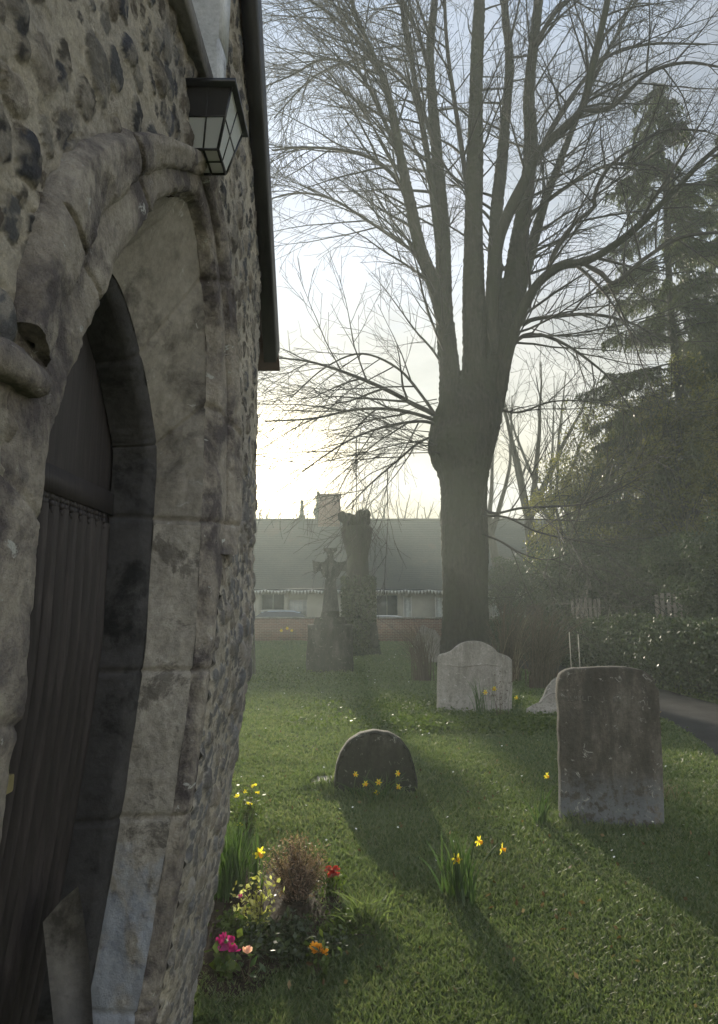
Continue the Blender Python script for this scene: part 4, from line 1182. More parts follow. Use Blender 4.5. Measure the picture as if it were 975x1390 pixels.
    # right boughs
    st('branch', [(668, 570), (684, 505), (705, 430), (731, 384), (763, 361), (796, 355), (835, 332), (874, 300), (920, 254), (965, 208), (1040, 150)], -3.5, 17, 4, .9, W(.2, .2), .25)
    st('branch', [(742, 368), (757, 335), (783, 300), (806, 283), (808, 262), (826, 228), (861, 200), (907, 176), (960, 178)], -1.6, 8, 3, 1.0, None, .1, -1.0)
    st('branch', [(790, 357), (815, 370), (835, 384), (874, 352), (926, 322), (990, 314)], -1.5, 8, 4, 1.0, None, .1, -1.5)
    st('branch', [(672, 510), (690, 465), (711, 438), (757, 429), (809, 427), (861, 440), (905, 466)], -1.0, 8, 2.5, 1.2, W(.1, -.2), .2)
    st('branch', [(668, 540), (688, 490), (702, 462), (724, 453), (757, 462), (790, 482), (829, 515), (855, 554)], .5, 8, 2, 1.2, W(.1, -.3), .2)
    st('branch', [(712, 300), (740, 275), (775, 250), (822, 225), (860, 222), (890, 228), (930, 250)], -1.5, 7, 2.5, 1.0, None, .2)
    st('branch', [(789, 150), (830, 145), (880, 100), (930, 85), (985, 92)], -1.5, 9, 3, 1.0, None, .1, -1.5)
    st('branch', [(731, 208), (770, 140), (820, 80), (880, 60), (960, 60)], .5, 9, 3, 1.0, None, .1)
    st('branch', [(724, 65), (760, 10), (820, -40)], -.5, 9, 4, 1.0, None, .1)
    # thin low right sprays from the trunk
    st('branch', [(655, 690), (672, 697), (705, 690), (740, 688), (790, 684), (840, 664), (880, 640)], -3.0, 4, 1.2, 1.0, W(.1, -.1), .15, -.6)
    st('branch', [(655, 700), (690, 703), (730, 722), (790, 735), (850, 747)], -2.5, 3.6, 1.2, 1.0, W(.1, -.1), .15, -.6)
    st('branch', [(655, 725), (680, 735), (710, 752), (745, 760), (780, 748)], -1.5, 3, 1, 1.0, W(.1, -.1), .15, -.6)
    st('branch', [(655, 545), (700, 560), (750, 545), (800, 545), (850, 556)], 2.5, 4, 1.2, 1.2, W(.1, -.2), .15)
    # the small sprouts of the low left burr
    for k in range(14):
        a = at(588+T.rg.uniform(-6, 10), 575+T.rg.uniform(-35, 45), TY-.5)
        T.grow(a, unit([-1, T.rg.uniform(-.8, .5), T.rg.uniform(-.4, .7)]), T.rg.uniform(1.2, 3.4), .016, 1, 4, spec)
    tr = TM.build('trunk', M_bark, th, True)
    rm = tr.modifiers.new('grow together', 'REMESH'); rm.mode = 'VOXEL'; rm.voxel_size = .045; rm.use_smooth_shade = True
    sm = tr.modifiers.new('soften forks', 'SMOOTH'); sm.factor = .5; sm.iterations = 9
    tx = bpy.data.textures.new('bark ridges', 'STUCCI'); tx.noise_scale = .09
    dm = tr.modifiers.new('bark', 'DISPLACE'); dm.texture = tx; dm.strength = .05; dm.mid_level = .5
    T.mid.build('thin_branches', M_twig, th); f = T.fine.build('twigs', M_twig, th)
    f['kind'] = 'stuff'
    print('twigs', T.count, T.fine.n)
big_tree()

def bare_tree(x, y, H, r, label, seed, lean=(0, 0), group=None, mat=None, forks=4, density=1.0):
    th = thing('bare_tree', label, 'tree', (x, y, 0), group)
    T = Twigs(seed)
    P = T.walk((x, y, -.1), (lean[0], lean[1], 1), H*.42, 10, .03, 0)
    rad = np.linspace(r, r*.75, 11); rad[0] *= 1.3
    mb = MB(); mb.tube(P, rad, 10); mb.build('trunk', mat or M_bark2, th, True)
    spec = [dict(seg=.5, jit=.06, grav=.02, per=1.6*density, ang=R(35), r=.05, L=3, start=.2),
            dict(seg=.4, jit=.07, grav=.02, per=2.0*density, ang=R(36), r=.03, L=H*.22, rmin=.007, start=.15),
            dict(seg=.3, jit=.08, grav=.01, per=2.2*density, ang=R(36), r=.013, L=H*.11, rmin=.006),
            dict(seg=.2, jit=.1, grav=.0, per=0, ang=R(40), r=.008, L=H*.06, rmin=.005)]
    for k in range(forks):
        a = 2*PI*k/forks+T.rg.uniform(-.4, .4); b = T.rg.uniform(.18, .55)
        d = unit([math.cos(a)*b+lean[0], math.sin(a)*b, 1])
        Q = T.walk(P[-1]-np.array([0, 0, .3*k*H*.04]), d, H*.6*T.rg.uniform(.8, 1.05), 14, .05, .03)
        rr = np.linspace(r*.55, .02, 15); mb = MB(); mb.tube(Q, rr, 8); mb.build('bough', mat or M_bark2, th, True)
        T.kids(Q, rr, 0, 4, spec, .1)
    T.mid.build('thin_branches', M_twig, th); f = T.fine.build('twigs', M_twig, th); f['kind'] = 'stuff'
    return th
p = at(722, 800, 29.5)
bare_tree(p[0], 29.5, 12.5, .28, 'slender pale bare tree forking low, seen just right of the big trunk', 21, (.05, 0), 'bare trees in the mist')
p = at(752, 800, 34)
bare_tree(p[0], 34, 14, .2, 'faint thin bare tree behind the evergreens and the slender pale one', 25, (.02, 0), 'bare trees in the mist')
p = at(697, 800, 33)
bare_tree(p[0], 33, 12, .24, 'pale forked bare tree close against the right side of the big trunk', 29, (-.12, 0), 'bare trees in the mist')

# --- leaf clouds
def leaf_cloud(mb, P, size, rg, aspect=.5, dirs=None):
    n = len(P); a = rg.normal(size=(n, 3)); a /= np.linalg.norm(a, axis=1, keepdims=True)
    if dirs is not None: a = dirs+a*.35; a /= np.linalg.norm(a, axis=1, keepdims=True)
    b = np.cross(a, rg.normal(size=(n, 3))); b /= np.linalg.norm(b, axis=1, keepdims=True)
    s = (size*rg.uniform(.6, 1.3, n))[:, None]
    v0 = P-a*s*.5; v2 = P+a*s*.5; v1 = P+b*s*aspect*.5; v3 = P-b*s*aspect*.5
    V = np.stack([v0, v1, v2, v3], 1).reshape(-1, 3)
    q = np.arange(n)[:, None]*4+np.arange(4)[None, :]
    mb.add(V, q)
M_spruce = leafmat('spruce needles', [(.024,.031,.014), (.042,.050,.020), (.07,.075,.03)], .6, .6, .3, .3)
M_holly = leafmat('glossy evergreen leaves', [(.040,.044,.014), (.075,.075,.022), (.15,.13,.035)], .45, .8, .45, .4)
M_holly2 = leafmat('yellow green leaves', [(.06,.065,.012), (.12,.11,.02), (.22,.19,.03)], .4, .8, .4, .4)
M_ivy = leafmat('dark ivy leaves', [(.014,.024,.010), (.028,.042,.015), (.05,.065,.022)], .55, 1.2, .2, .5)

def conifer(x, y, tip, r0, Rmax, zlow, label, seed, lean=0, nb=150):
    th = thing('spruce_tree', label, 'conifer', (x, y, 0), 'conifers on the right'); rg = np.random.RandomState(seed)
    H = tip[2]
    P = np.array([(x+(tip[0]-x)*f+.12*math.sin(f*9), y+(tip[1]-y)*f, H*f-.1*(f == 0)) for f in np.linspace(0, 1, 24)])
    mb = MB(); mb.tube(P, np.linspace(r0, .03, 24), 10); mb.build('trunk', M_bark, th, True)
    bm = MB(); fo = MB(); PP = []; DD = []
    for k in range(nb):
        f = (zlow+(H-zlow)*(k+rg.rand())/nb)/H
        i = f*23; p0 = np.array([np.interp(i, range(24), P[:, c]) for c in range(3)])
        L = Rmax*(1-(f-zlow/H)/(1-zlow/H))**.6*rg.uniform(.55, 1.1)+.25
        a = rg.uniform(0, 2*PI); n = 9
        d = np.array([math.cos(a), math.sin(a), .25]); pts = [p0]
        for q in range(n):
            d = d+np.array([0, 0, -.10 if q < 6 else .08])+rg.normal(0, .03, 3); d = unit(d); pts.append(pts[-1]+d*L/n)
        pts = np.array(pts); bm.tube(pts, np.linspace(.035, .006, n+1), 4, False)
        # hanging fronds
        m = int(L*62)
        for q in range(m):
            g = rg.uniform(.12, 1)**.8*n; i0 = min(n-1, int(g)); b = pts[i0]*(1-(g-i0))+pts[i0+1]*(g-i0)
            side = rg.choice([-1, 1]); sv = np.array([-math.sin(a), math.cos(a), 0])*side
            ln = rg.uniform(.2, .85)*(.6+.4*(1-g/n))
            dv = unit(sv*rg.uniform(.1, .9)+np.array([math.cos(a), math.sin(a), 0])*.4+np.array([0, 0, -rg.uniform(.6, 1.9)]))
            for u in np.arange(.1, 1, .17):
                PP.append(b+dv*ln*u+rg.normal(0, .02, 3)); DD.append(dv)
    leaf_cloud(fo, np.array(PP), .16, rg, .22, np.array(DD))
    bm.build('boughs', M_twig, th); f_ = fo.build('needles', M_spruce, th); f_['kind'] = 'stuff'
    print(label, len(PP))
tp = at(885, 112, 23.0)
b_ = at(958, 840, 23.0)
conifer(b_[0], 23, tp, .24, 3.9, 3.2, 'tall dark spruce leaning left behind the right boughs of the bare tree', 31, nb=210)
tp = at(985, 170, 24.5); conifer(at(1010, 840, 24.5)[0], 24.5, tp, .28, 3.4, 2.6, 'dark spruce cut off by the right edge of the picture', 37, nb=150)

def evergreen(x, y, r, zc, hh, label, seed, n=26000, mat=None, size=.11, cat='tree', name='evergreen_tree', trunk=.12, gap=.42, group='evergreen trees and shrubs on the right'):
    th = thing(name, label, cat, (x, y, 0), group); rg = np.random.RandomState(seed)
    T = Twigs(seed)
    if trunk:
        mb = MB(); P = T.walk((x, y, -.1), (0, 0, 1), zc+hh*.3, 10, .04, 0); mb.tube(P, np.linspace(trunk, trunk*.4, 11), 8); mb.build('trunk', M_bark, th, True)
    # clumps
    nc = 90; cl = []
    for k in range(nc):
        v = rg.normal(size=3); v /= np.linalg.norm(v); q = rg.uniform(.35, 1)**.6
        cl.append((np.array([x, y, zc])+v*q*np.array([r, r, hh])*(1+.25*rg.normal()*.5), rg.uniform(.3, .6)*r*.6))
    cl = [c for c in cl if c[0][2] > .15]
    bm = MB()
    for c, cr in cl[::2]:
        m = np.array([x, y, max(.3, c[2]*.55)]); mid = (m+c)/2+rg.normal(0, .1*r, 3)
        bm.tube([m, mid, c], [.03*r/2+.01, .02, .008], 4, False)
    bm.build('boughs', M_twig, th)
    PP = []
    per = n//len(cl)
    for c, cr in cl:
        v = rg.normal(size=(per, 3)); v /= np.linalg.norm(v, axis=1, keepdims=True)
        q = rg.uniform(0, 1, (per, 1))**.45
        PP.append(c+v*q*cr*np.array([1.35, 1.35, .95]))
    PP = np.concatenate(PP)
    kp = fbm(PP[:, 0]*1.6/r*2, PP[:, 2]*1.6/r*2+PP[:, 1], seed, 3) > (-.35+gap*.4)
    PP = PP[kp & (PP[:, 2] > .03)]
    mb = MB(); leaf_cloud(mb, PP, size, rg, .55); f = mb.build('foliage', mat or M_holly, th); f['kind'] = 'stuff'
    return th
def EV(px, py, Y, rpx, hpx, *a, **k):
    c = at(px, py, Y); s = Y/F*1.02
    return evergreen(c[0], Y, rpx*s, c[2], hpx*s, *a, **k)
EV(850, 655, 25.5, 75, 115, 'broad evergreen tree with glossy leaves below the spruce', 41, n=36000, gap=.45)
EV(930, 640, 21.5, 70, 150, 'dark evergreen tree at the right edge beneath the spruces', 43, n=40000, gap=.35)
EV(775, 715, 26.5, 55, 95, 'sunlit yellow green holly left of the broad evergreen', 47, n=22000, mat=M_holly2, gap=.45)
EV(800, 790, 24.0, 75, 55, 'low dark laurel filling the gap under the evergreens', 53, n=26000, mat=M_ivy, gap=0, name='laurel_bush', cat='shrub')
EV(690, 795, 28.0, 30, 38, 'dark domed yew bush just right of the big trunk', 59, n=16000, mat=M_ivy, size=.06, gap=-.3, name='yew_bush', cat='shrub', trunk=.06)
EV(935, 775, 18.5, 60, 55, 'dark shrub leaning over the paling fence at the right', 61, n=26000, mat=M_ivy, size=.08, gap=0, name='laurel_bush', cat='shrub')
EV(1010, 800, 15.5, 70, 90, 'tall ivy covered bush cut by the right edge above the hedge', 67, n=26000, mat=M_ivy, size=.08, gap=0, name='ivy_bush', cat='shrub')
EV(735, 800, 31.0, 60, 45, 'grey misty bush in front of the cottage end', 71, n=14000, mat=M_ivy, size=.09, gap=0, name='laurel_bush', cat='shrub')
EV(890, 770, 29.0, 110, 70, 'dense dark screen bush far behind the paling fence', 73, n=26000, mat=M_ivy, size=.11, gap=0, name='laurel_bush', cat='shrub')

EV(800, 790, 36.0, 70, 60, 'grey green bush far behind the short dim paling', 171, n=16000, mat=M_ivy, size=.14, gap=-.4, name='laurel_bush', cat='shrub')
EV(880, 800, 34.0, 80, 60, 'deep shaded bush far behind the hedge centre', 173, n=18000, mat=M_ivy, size=.14, gap=-.4, name='laurel_bush', cat='shrub')
EV(970, 800, 32.0, 80, 70, 'deep shaded bush far behind the hedge at the right edge', 177, n=18000, mat=M_ivy, size=.14, gap=-.4, name='laurel_bush', cat='shrub')
# --- hedge beside the path
def hedge():
    th = thing('ivy_hedge', 'long dark ivy hedge running beside the tarmac path', 'hedge', (6.3, 15, 0)); rg = np.random.RandomState(83)
    ctrl = resample([(6.75, 9.6), (6.45, 12.4), (6.2, 15), (5.9, 18), (5.4, 21.5), (4.6, 24)], 60)
    bm = MB()
    for k in range(0, 60, 2):
        for q in range(5):
            b = ctrl[k]+rg.normal(0, .2, 2); pts = [(b[0], b[1], -.03)]
            for z in (.4, .8, 1.15): pts.append((b[0]+rg.normal(0, .12), b[1]+rg.normal(0, .12), z))
            bm.tube(pts, [.018, .014, .01, .005], 4, False)
    bm.build('stems', M_twig, th)
    n = 90000; k = rg.randint(0, 60, n); c = ctrl[k]+rg.normal(0, .12, (n, 2))
    a = rg.uniform(0, PI, n); rr = rg.uniform(.45, 1, n)**.5
    top = 1.25+.3*fbm(c[:, 0]*1.3, c[:, 1]*1.3, 88, 3); wdt = .62+.25*fbm(c[:, 1]*1.1, c[:, 0], 89, 3)
    side = np.cos(a)*rr; z = np.sin(a)**.6*rr*top
    P = np.stack([c[:, 0]+side*wdt, c[:, 1], z*1.0+.02], -1)+rg.normal(0, .05, (n, 3)); P = P[P[:, 2] > .01]
    mb = MB(); leaf_cloud(mb, P, .07, rg, .75); f = mb.build('foliage', M_ivy, th); f['kind'] = 'stuff'
hedge()
picket_fence(at(893, 830, 17.6)[0], 17.6, at(950, 830, 17.2)[0], 17.2, .3, at(920, 806, 17.4)[2], 'grey paling fence showing above the hedge near the right edge')
picket_fence(at(778, 830, 22.6)[0], 22.6, at(822, 830, 22.4)[0], 22.4, .3, at(800, 812, 22.5)[2], 'short dim paling fence in the shadow behind the brown grasses')

# --- pollarded stump with ivy
def pollard():
    Y = 24.5; b = at(487, 868, Y); x = b[0]
    th = thing('pollard_tree', 'ivy grown pollarded trunk with a knuckled top behind the stone cross', 'tree', (x, Y, 0)); rg = np.random.RandomState(91)
    zt = at(487, 700, Y)[2]; s = Y/F
    k = 28; n = 40; P = np.zeros((n, k+1, 3)); tht = np.linspace(0, 2*PI, k+1)
    for i, f in enumerate(np.linspace(0, 1, n)):
        z = -.1+(zt-.1)*f
        r = s*(18-5*f+10*max(0, (f-.76)/.24)**.7*(1 if f > .76 else 0)+5*max(0, 1-f*3))
        nn = 1+.12*fbm(np.cos(tht)*2+5, np.sin(tht)*2+z, 17, 4); nn[-1] = nn[0]
        if f > .97: r *= .6
        P[i, :, 0] = x+r*np.cos(tht)*nn-s*3*f; P[i, :, 1] = Y+r*np.sin(tht)*nn; P[i, :, 2] = z
    mb = MB(); mb.grid(P); mb.add(P[-1, :-1], None, None, [list(range(k))]); mb.build('trunk', M_bark, th, True)
    for q in range(10):
        a = 2*PI*q/10; rr = rg.uniform(10, 20)*s; c = np.array([x-3*s+rr*math.cos(a), Y+rr*math.sin(a), zt-rg.uniform(.0, .5)]); rad = rg.uniform(.15, .25)
        u = np.linspace(.02, PI-.02, 9); v = np.linspace(0, 2*PI, 13); G_ = np.zeros((9, 13, 3))
        for ii, uu in enumerate(u):
            wob = 1+.15*fbm(np.cos(v)*2+q, np.sin(v)*2+uu*2, 7, 3); wob[-1] = wob[0]
            G_[ii, :, 0] = c[0]+rad*math.sin(uu)*np.cos(v)*wob; G_[ii, :, 1] = c[1]+rad*math.sin(uu)*np.sin(v)*wob; G_[ii, :, 2] = c[2]+rad*1.3*math.cos(uu)
        mb = MB(); mb.grid(G_); mb.build('knuckle', M_bark, th, True)
    n = 9000; a = rg.uniform(0, 2*PI, n); z = rg.uniform(0, 1, n)**1.3*2.6
    r = s*(19+5*np.clip(1-z, 0, 1))*rg.uniform(.9, 1.25, n)
    PP = np.stack([x+r*np.cos(a), Y+r*np.sin(a), z], -1); mb = MB(); leaf_cloud(mb, PP, .09, rg, .8); f = mb.build('ivy', M_ivy, th); f['kind'] = 'stuff'
pollard()

# --- rows of tree tops beyond the cottages
rg_ = np.random.RandomState(101)
fars = [(300, 52, 10.8), (352, 54, 11.0), (392, 52, 10.2), (520, 53, 11.4), (556, 55, 11.6), (590, 52, 10.2), (640, 56, 11.8), (480, 56, 10.8), (690, 54, 10.5), (760, 56, 12), (830, 55, 12)]
proto = None
lab = ['beyond the cottage roof at the flint porch corner', 'beyond the roof right under the sun', 'beyond the roof between the sun and the chimney', 'beyond the roof right of the pollard', 'beyond the roof midway between pollard and big trunk', 'beyond the roof touching the big trunk', 'beyond the roof behind the big trunk', 'beyond the roof just right of the chimney', 'beyond the roof right of the big trunk', 'far behind the holly', 'far behind the broad evergreen']
for i, (px, Y, H) in enumerate(fars):
    x = at(px, 700, Y)[0]
    if proto is None:
        proto = bare_tree(0, 0, 10.0, .22, 'x', 111, (0, 0), 'bare tree tops beyond the cottages', None, 6, .8); o = proto
    else: o = copy_tree(proto)
    o.location = (x, Y, 0); o.scale = (1.1+.1*(i % 3), 1.1, H/10.0*.93); o.rotation_euler = (0, 0, i*1.7)
    o['label'] = 'misty bare tree '+lab[i]
for (px, pt, Y, r_, l_) in ((432, 668, 50, 1.2, 'small dark fir tip directly left of the cottage chimney'), (410, 680, 51, 1.0, 'smaller fir tip farther left of the cottage chimney')):
    tp = at(px, pt, Y); x = tp[0]; rg = np.random.RandomState(px)
    th = thing('fir_tree', l_, 'conifer', (x, Y, 0), 'fir tips beyond the cottages')
    mb = MB(); mb.tube([(x, Y, 0), (x, Y, tp[2])], [.2, .02], 6); mb.build('trunk', M_bark, th)
    n = 9000; f = rg.uniform(.2, 1, n); a = rg.uniform(0, 2*PI, n); r = r_*2*(1-f)*rg.uniform(.3, 1, n)*(.7+.3*np.sin(f*60))
    mb = MB(); leaf_cloud(mb, np.stack([x+r*np.cos(a), Y+r*np.sin(a), f*tp[2]-r*.3], -1), .22, rg, .3); ff = mb.build('needles', M_spruce, th); ff['kind'] = 'stuff'
# ================================================================ SHRUBS, FLOWERS, GRASS
M_cane = leafmat('dry brown canes', [(.10,.075,.045), (.17,.13,.08), (.28,.23,.15)], .5, 2, .1, .4)
M_cane2 = leafmat('dark brown stems', [(.045,.035,.025), (.08,.062,.042), (.13,.10,.07)], .6, 2, .05, .3)
def arching(name, label, cat, x, y, n, H, spread, seed, mat, group=None, bias=0, r=.004, leaves=0):
    th = thing(name, label, cat, (x, y, 0), group); rg = np.random.RandomState(seed); mb = MB(); tips = []
    for k in range(n):
        a = rg.uniform(0, 2*PI); b = rg.uniform(.05, 1)*spread; h = H*rg.uniform(.45, 1.05)
        x0 = x+rg.normal(0, .12*spread+.02); y0 = y+rg.normal(0, .1*spread+.02)
        dx = math.cos(a)*b+bias*rg.uniform(.2, 1); dy = math.sin(a)*b*.7
        P = [(x0+dx*f**1.8, y0+dy*f**1.8, h*(f-.25*f**3)/.75*(.95)-.03*(f == 0)) for f in np.linspace(0, 1, 8)]
        P = np.array(P)+rg.normal(0, .004, (8, 3)); mb.tube(P, np.linspace(r, r*.35, 8), 3, False)
        tips.append(P)
    mb.build('stems', mat, th)['kind'] = 'stuff'
    if leaves:
        T = np.concatenate([p[3:] for p in tips]); T = T[rg.randint(0, len(T), leaves)]+rg.normal(0, .03, (leaves, 3))
        mb = MB(); leaf_cloud(mb, T, .03, rg, .4); mb.build('leaves', mat, th)['kind'] = 'stuff'
    return th
for (px, py, n, H, sp, bi, s, lb) in ((575, 925, 170, 1.25, .55, -.25, 1, 'brown twiggy shrub at the left foot of the big tree, beside the pale headstone'),
                                  (690, 925, 330, 1.75, .75, .45, 2, 'tall arching dry grasses rising behind the pale headstone'),
                                  (735, 935, 330, 1.6, .8, .4, 3, 'brown arching grasses between the pale headstone and the large dark one'),
                                  (650, 905, 160, 1.3, .5, .1, 6, 'dense brown stems against the foot of the big trunk')):
    q = G(px, py); arching('dry_grass_clump', lb, 'shrub', q[0], q[1], n, H, sp, 200+s, M_cane2 if s != 2 else M_cane2, 'dry clumps round the tree', bi, .0065)
q = G(700, 925); arching('dry_grass_clump', 'few bright straw coloured canes leaning right above the pale headstone', 'shrub', q[0]-.1, q[1]-.3, 16, 1.7, .5, 233, M_cane, 'dry clumps round the tree', .75, .006)

M_leafb = leafmat('daffodil leaves', [(.03,.06,.02), (.05,.085,.03), (.075,.115,.045)], .4, 3, .3, .4)
M_petal = leafmat('pale yellow petals', [(.75,.58,.05), (.82,.66,.08)], .5, 4, .45, .3)
M_trump = leafmat('deep yellow trumpet', [(.80,.42,.01), (.85,.50,.015)], .5, 4, .4, .3)
def blade(mb, base, tip, w, rg, bend=.3, n=5):
    base = np.array(base, float); tip = np.array(tip, float); d = tip-base; sd = unit(np.cross(d, [rg.normal(), rg.normal(), .1]))
    out = np.array([d[0], d[1], 0.])*bend; V = []
    for k in range(n+1):
        f = k/n; p = base+d*f+out*(f*f-f)+np.array([0, 0, np.linalg.norm(d)*.12*math.sin(f*PI)])
        ww = w*(1-f**2.2)*.5+.0006
        V += [p-sd*ww, p+sd*ww]
    mb.add(V, [(2*k, 2*k+1, 2*k+3, 2*k+2) for k in range(n)])
def daff_flower(th, p, face, s, rg, stem_from):
    """six petals and a trumpet, nodding towards face"""
    f = unit(face); u = unit(np.cross(f, [0, 0, 1.])); v = np.cross(u, f)
    mb = MB()
    for k in range(6):
        a = k*PI/3+(.1 if k % 2 else 0); c = u*math.cos(a)+v*math.sin(a); t_ = np.cross(f, c)
        V = []
        for r, w_, o in ((.10, .12, 0), (.45, .42, .03), (.75, .36, .05 if k % 2 else -.02), (1.0, .03, -.06)):
            V += [p+s*(c*r-t_*w_*.5+f*o), p+s*(c*r+f*(o+.06)), p+s*(c*r+t_*w_*.5+f*o)]
        mb.add(V, [(3*i+j, 3*i+j+1, 3*i+j+4, 3*i+j+3) for i in range(3) for j in range(2)])
    fl = mb.build('flower', M_petal, th)
    mb = MB(); th_ = np.linspace(0, 2*PI, 13); P = []
    for r, o in ((.16, 0), (.19, .25), (.22, .5), (.30, .66), (.34, .70), (.27, .62), (.15, .2)):
        P.append([p+s*(f*o+(u*math.cos(a)+v*math.sin(a))*r*(1+.12*math.cos(a*6)*(o > .6))) for a in th_])
    mb.grid(np.array(P)); mb.build('trumpet', M_trump, fl, True)
    mb = MB(); b = np.array(stem_from, float); back = p-f*s*.35
    topp = back+np.array([0, 0, s*.5])-f*s*.3
    mb.tube(resample([b, b*.4+topp*.6+np.array([0, 0, .02]), topp, back, p], 12), .0042, 5, False); mb.build('stem', M_leafb, fl)
def daffodils(px, py, flowers, nl, H, spread, label, seed, s=.036, loc=None, leafn=None, group='daffodil clumps on the lawn'):
    b = G(px, py) if loc is None else np.array(loc); rg = np.random.RandomState(seed)
    th = thing('daffodil_clump', label, 'daffodils', (b[0], b[1], 0), group)
    mb = MB()
    for k in range(nl):
        a = rg.uniform(0, 2*PI); d = spread*rg.uniform(.1, 1); h = H*rg.uniform(.55, 1.08)
        x0 = b[0]+rg.normal(0, spread*.25); y0 = b[1]+rg.normal(0, spread*.25)
        blade(mb, (x0, y0, -.01), (x0+math.cos(a)*d, y0+math.sin(a)*d, h), rg.uniform(.009, .015), rg, rg.uniform(.2, .8))
    mb.build('leaves', M_leafb, th)['kind'] = 'stuff'
    for (fx, fy, face) in flowers:
        p = at(fx, fy, b[1]+rg.uniform(-.04, .04)); daff_flower(th, p, face, s*rg.uniform(.9, 1.1), rg, (p[0]+rg.normal(0, .02) if spread > .2 else b[0]+rg.normal(0, .03), b[1]+rg.normal(0, .02), 0))
    return th
daffodils(622, 1225, [(620, 1166, (.15, -1, .1)), (650, 1142, (.6, -.7, -.1)), (681, 1152, (.9, -.4, -.2))], 46, .34, .16, 'daffodil clump with three yellow flowers in the middle of the front lawn', 301, .034)
daffodils(735, 1125, [(742, 1053, (.5, -.7, -.3))], 18, .30, .13, 'daffodil clump with a single flower at the left side of the large dark headstone', 303, .028)
daffodils(512, 1092, [(483, 1051, (-.4, -.8, -.1)), (496, 1064, (.4, -.8, -.3)), (514, 1062, (0, -1, 0)), (540, 1050, (.5, -.8, .1)), (541, 1068, (-.3, -.8, -.3)), (512, 1076, (0, -1, -.3))], 34, .22, .30, 'daffodils with six pale flowers against the foot of the round headstone', 305, .028)
daffodils(655, 972, [(659, 940, (.2, -1, 0)), (671, 935, (-.2, -.9, -.1))], 34, .55, .25, 'daffodils in front of the pale arched headstone', 307, .04)
daffodils(702, 962, [(701, 947, (.4, -1, -.2))], 12, .28, .15, 'single small daffodil right of the pale arched headstone', 309, .04)
daffodils(390, 884, [(382, 856, (0, -1, 0)), (390, 853, (0, -1, 0)), (396, 856, (.3, -1, 0))], 30, .35, .3, 'distant pale daffodils near the far brick wall', 311, .06)
# spotted dark plant in front of the pale headstone
q = G(676, 975); arching('seed_head_plant', 'dark spindly seed heads in front of the pale arched headstone', 'plant', q[0], q[1]-.1, 9, .75, .22, 240, M_cane2, None, .02, .004, 160)

# --- the bed beside the porch
M_cyc = leafmat('magenta petals', [(.28,.012,.15), (.42,.02,.24)], .5, 5, .4)
M_red = leafmat('red petals', [(.28,.02,.025), (.45,.06,.06)], .5, 8, .4)
M_pink = leafmat('pale pink petals', [(.75,.40,.50), (.85,.55,.62)], .5, 5, .45)
M_oran = leafmat('orange petals', [(.6,.24,.015), (.7,.36,.03)], .5, 8, .4)
M_grnl = leafmat('small green leaves', [(.03,.05,.012), (.055,.08,.02), (.09,.115,.03)], .55, 4, .35, .3)
M_ygl = leafmat('cream edged leaves', [(.10,.11,.03), (.30,.28,.08), (.55,.52,.30)], .35, 4, .4, .5)
M_heath = leafmat('brown heather', [(.10,.06,.045), (.19,.12,.09), (.34,.24,.20)], .6, 6, .3, .3)
def leafy(name, label, cat, px, py, Hh, rad, n, size, mat, seed, stems=24, asp=.5, zmin=.1, group=None):
    b = G(px, py); th = thing(name, label, cat, (b[0], b[1], 0), group); rg = np.random.RandomState(seed); mb = MB(); PP = []
    for k in range(stems):
        a = rg.uniform(0, 2*PI); d = rad*rg.uniform(.1, 1); h = Hh*rg.uniform(.5, 1.05)*(1-.35*(d/rad)**2)
        P = resample([(b[0]+rg.normal(0, rad*.12), b[1]+rg.normal(0, rad*.12), -.01), (b[0]+math.cos(a)*d*.5, b[1]+math.sin(a)*d*.5, h*.55), (b[0]+math.cos(a)*d, b[1]+math.sin(a)*d, h)], 8)
        mb.tube(P, np.linspace(.0035, .0012, 8), 3, False); PP.append(P[1:] if name == 'heather_bush' else P[2:])
    mb.build('stems', M_cane2, th)['kind'] = 'stuff'
    PP = np.concatenate(PP); PP = PP[rg.randint(0, len(PP), n)]+rg.normal(0, size*.8, (n, 3)); PP = PP[PP[:, 2] > .004]
    mb = MB(); leaf_cloud(mb, PP, size, rg, asp); mb.build('leaves', mat, th)['kind'] = 'stuff'
    return th, b, rg
def bloom(th, p, s, n, mat, rg, name='flower', up=1.0):
    p = np.array(p); mb = MB()
    for k in range(n):
        a = rg.uniform(0, 2*PI); e = rg.uniform(.1, 1.2); d = unit([math.cos(a)*math.cos(e), math.sin(a)*math.cos(e), math.sin(e)*up]); t_ = unit(np.cross(d, rg.normal(size=3)))
        V = [p+d*s*.1, p+d*s*.6+t_*s*.28, p+d*s+t_*s*.1, p+d*s*.98-t_*s*.12, p+d*s*.6-t_*s*.28]
        mb.add(V, None, None, [[0, 1, 2, 3, 4]])
    return mb.build(name, mat, th)
th, b, rg = leafy('heather_bush', 'round brown heather bush in the flower bed beside the porch', 'shrub', 402, 1228, .33, .19, 7500, .020, M_heath, 401, 200, .3)
th, b, rg = leafy('variegated_shrub', 'small shrub with cream and yellow leaves in the bed by the porch', 'shrub', 350, 1275, .34, .13, 380, .028, M_ygl, 403, 22, .6)
p = at(327, 1219, b[1]-.1); bloom(th, p, .018, 9, M_cyc, rg, 'magenta_bud')
th, b, rg = leafy('primrose_bush', 'loose yellow green bush against the far corner of the porch', 'shrub', 336, 1135, .36, .15, 620, .032, M_grnl, 405, 26, .5)
for (fx, fy) in ((322, 1083), (334, 1076), (338, 1092), (350, 1078), (326, 1120), (345, 1068)): bloom(th, at(fx, fy, b[1]+rg.uniform(-.05, .05)), .026, 8, M_petal, rg)
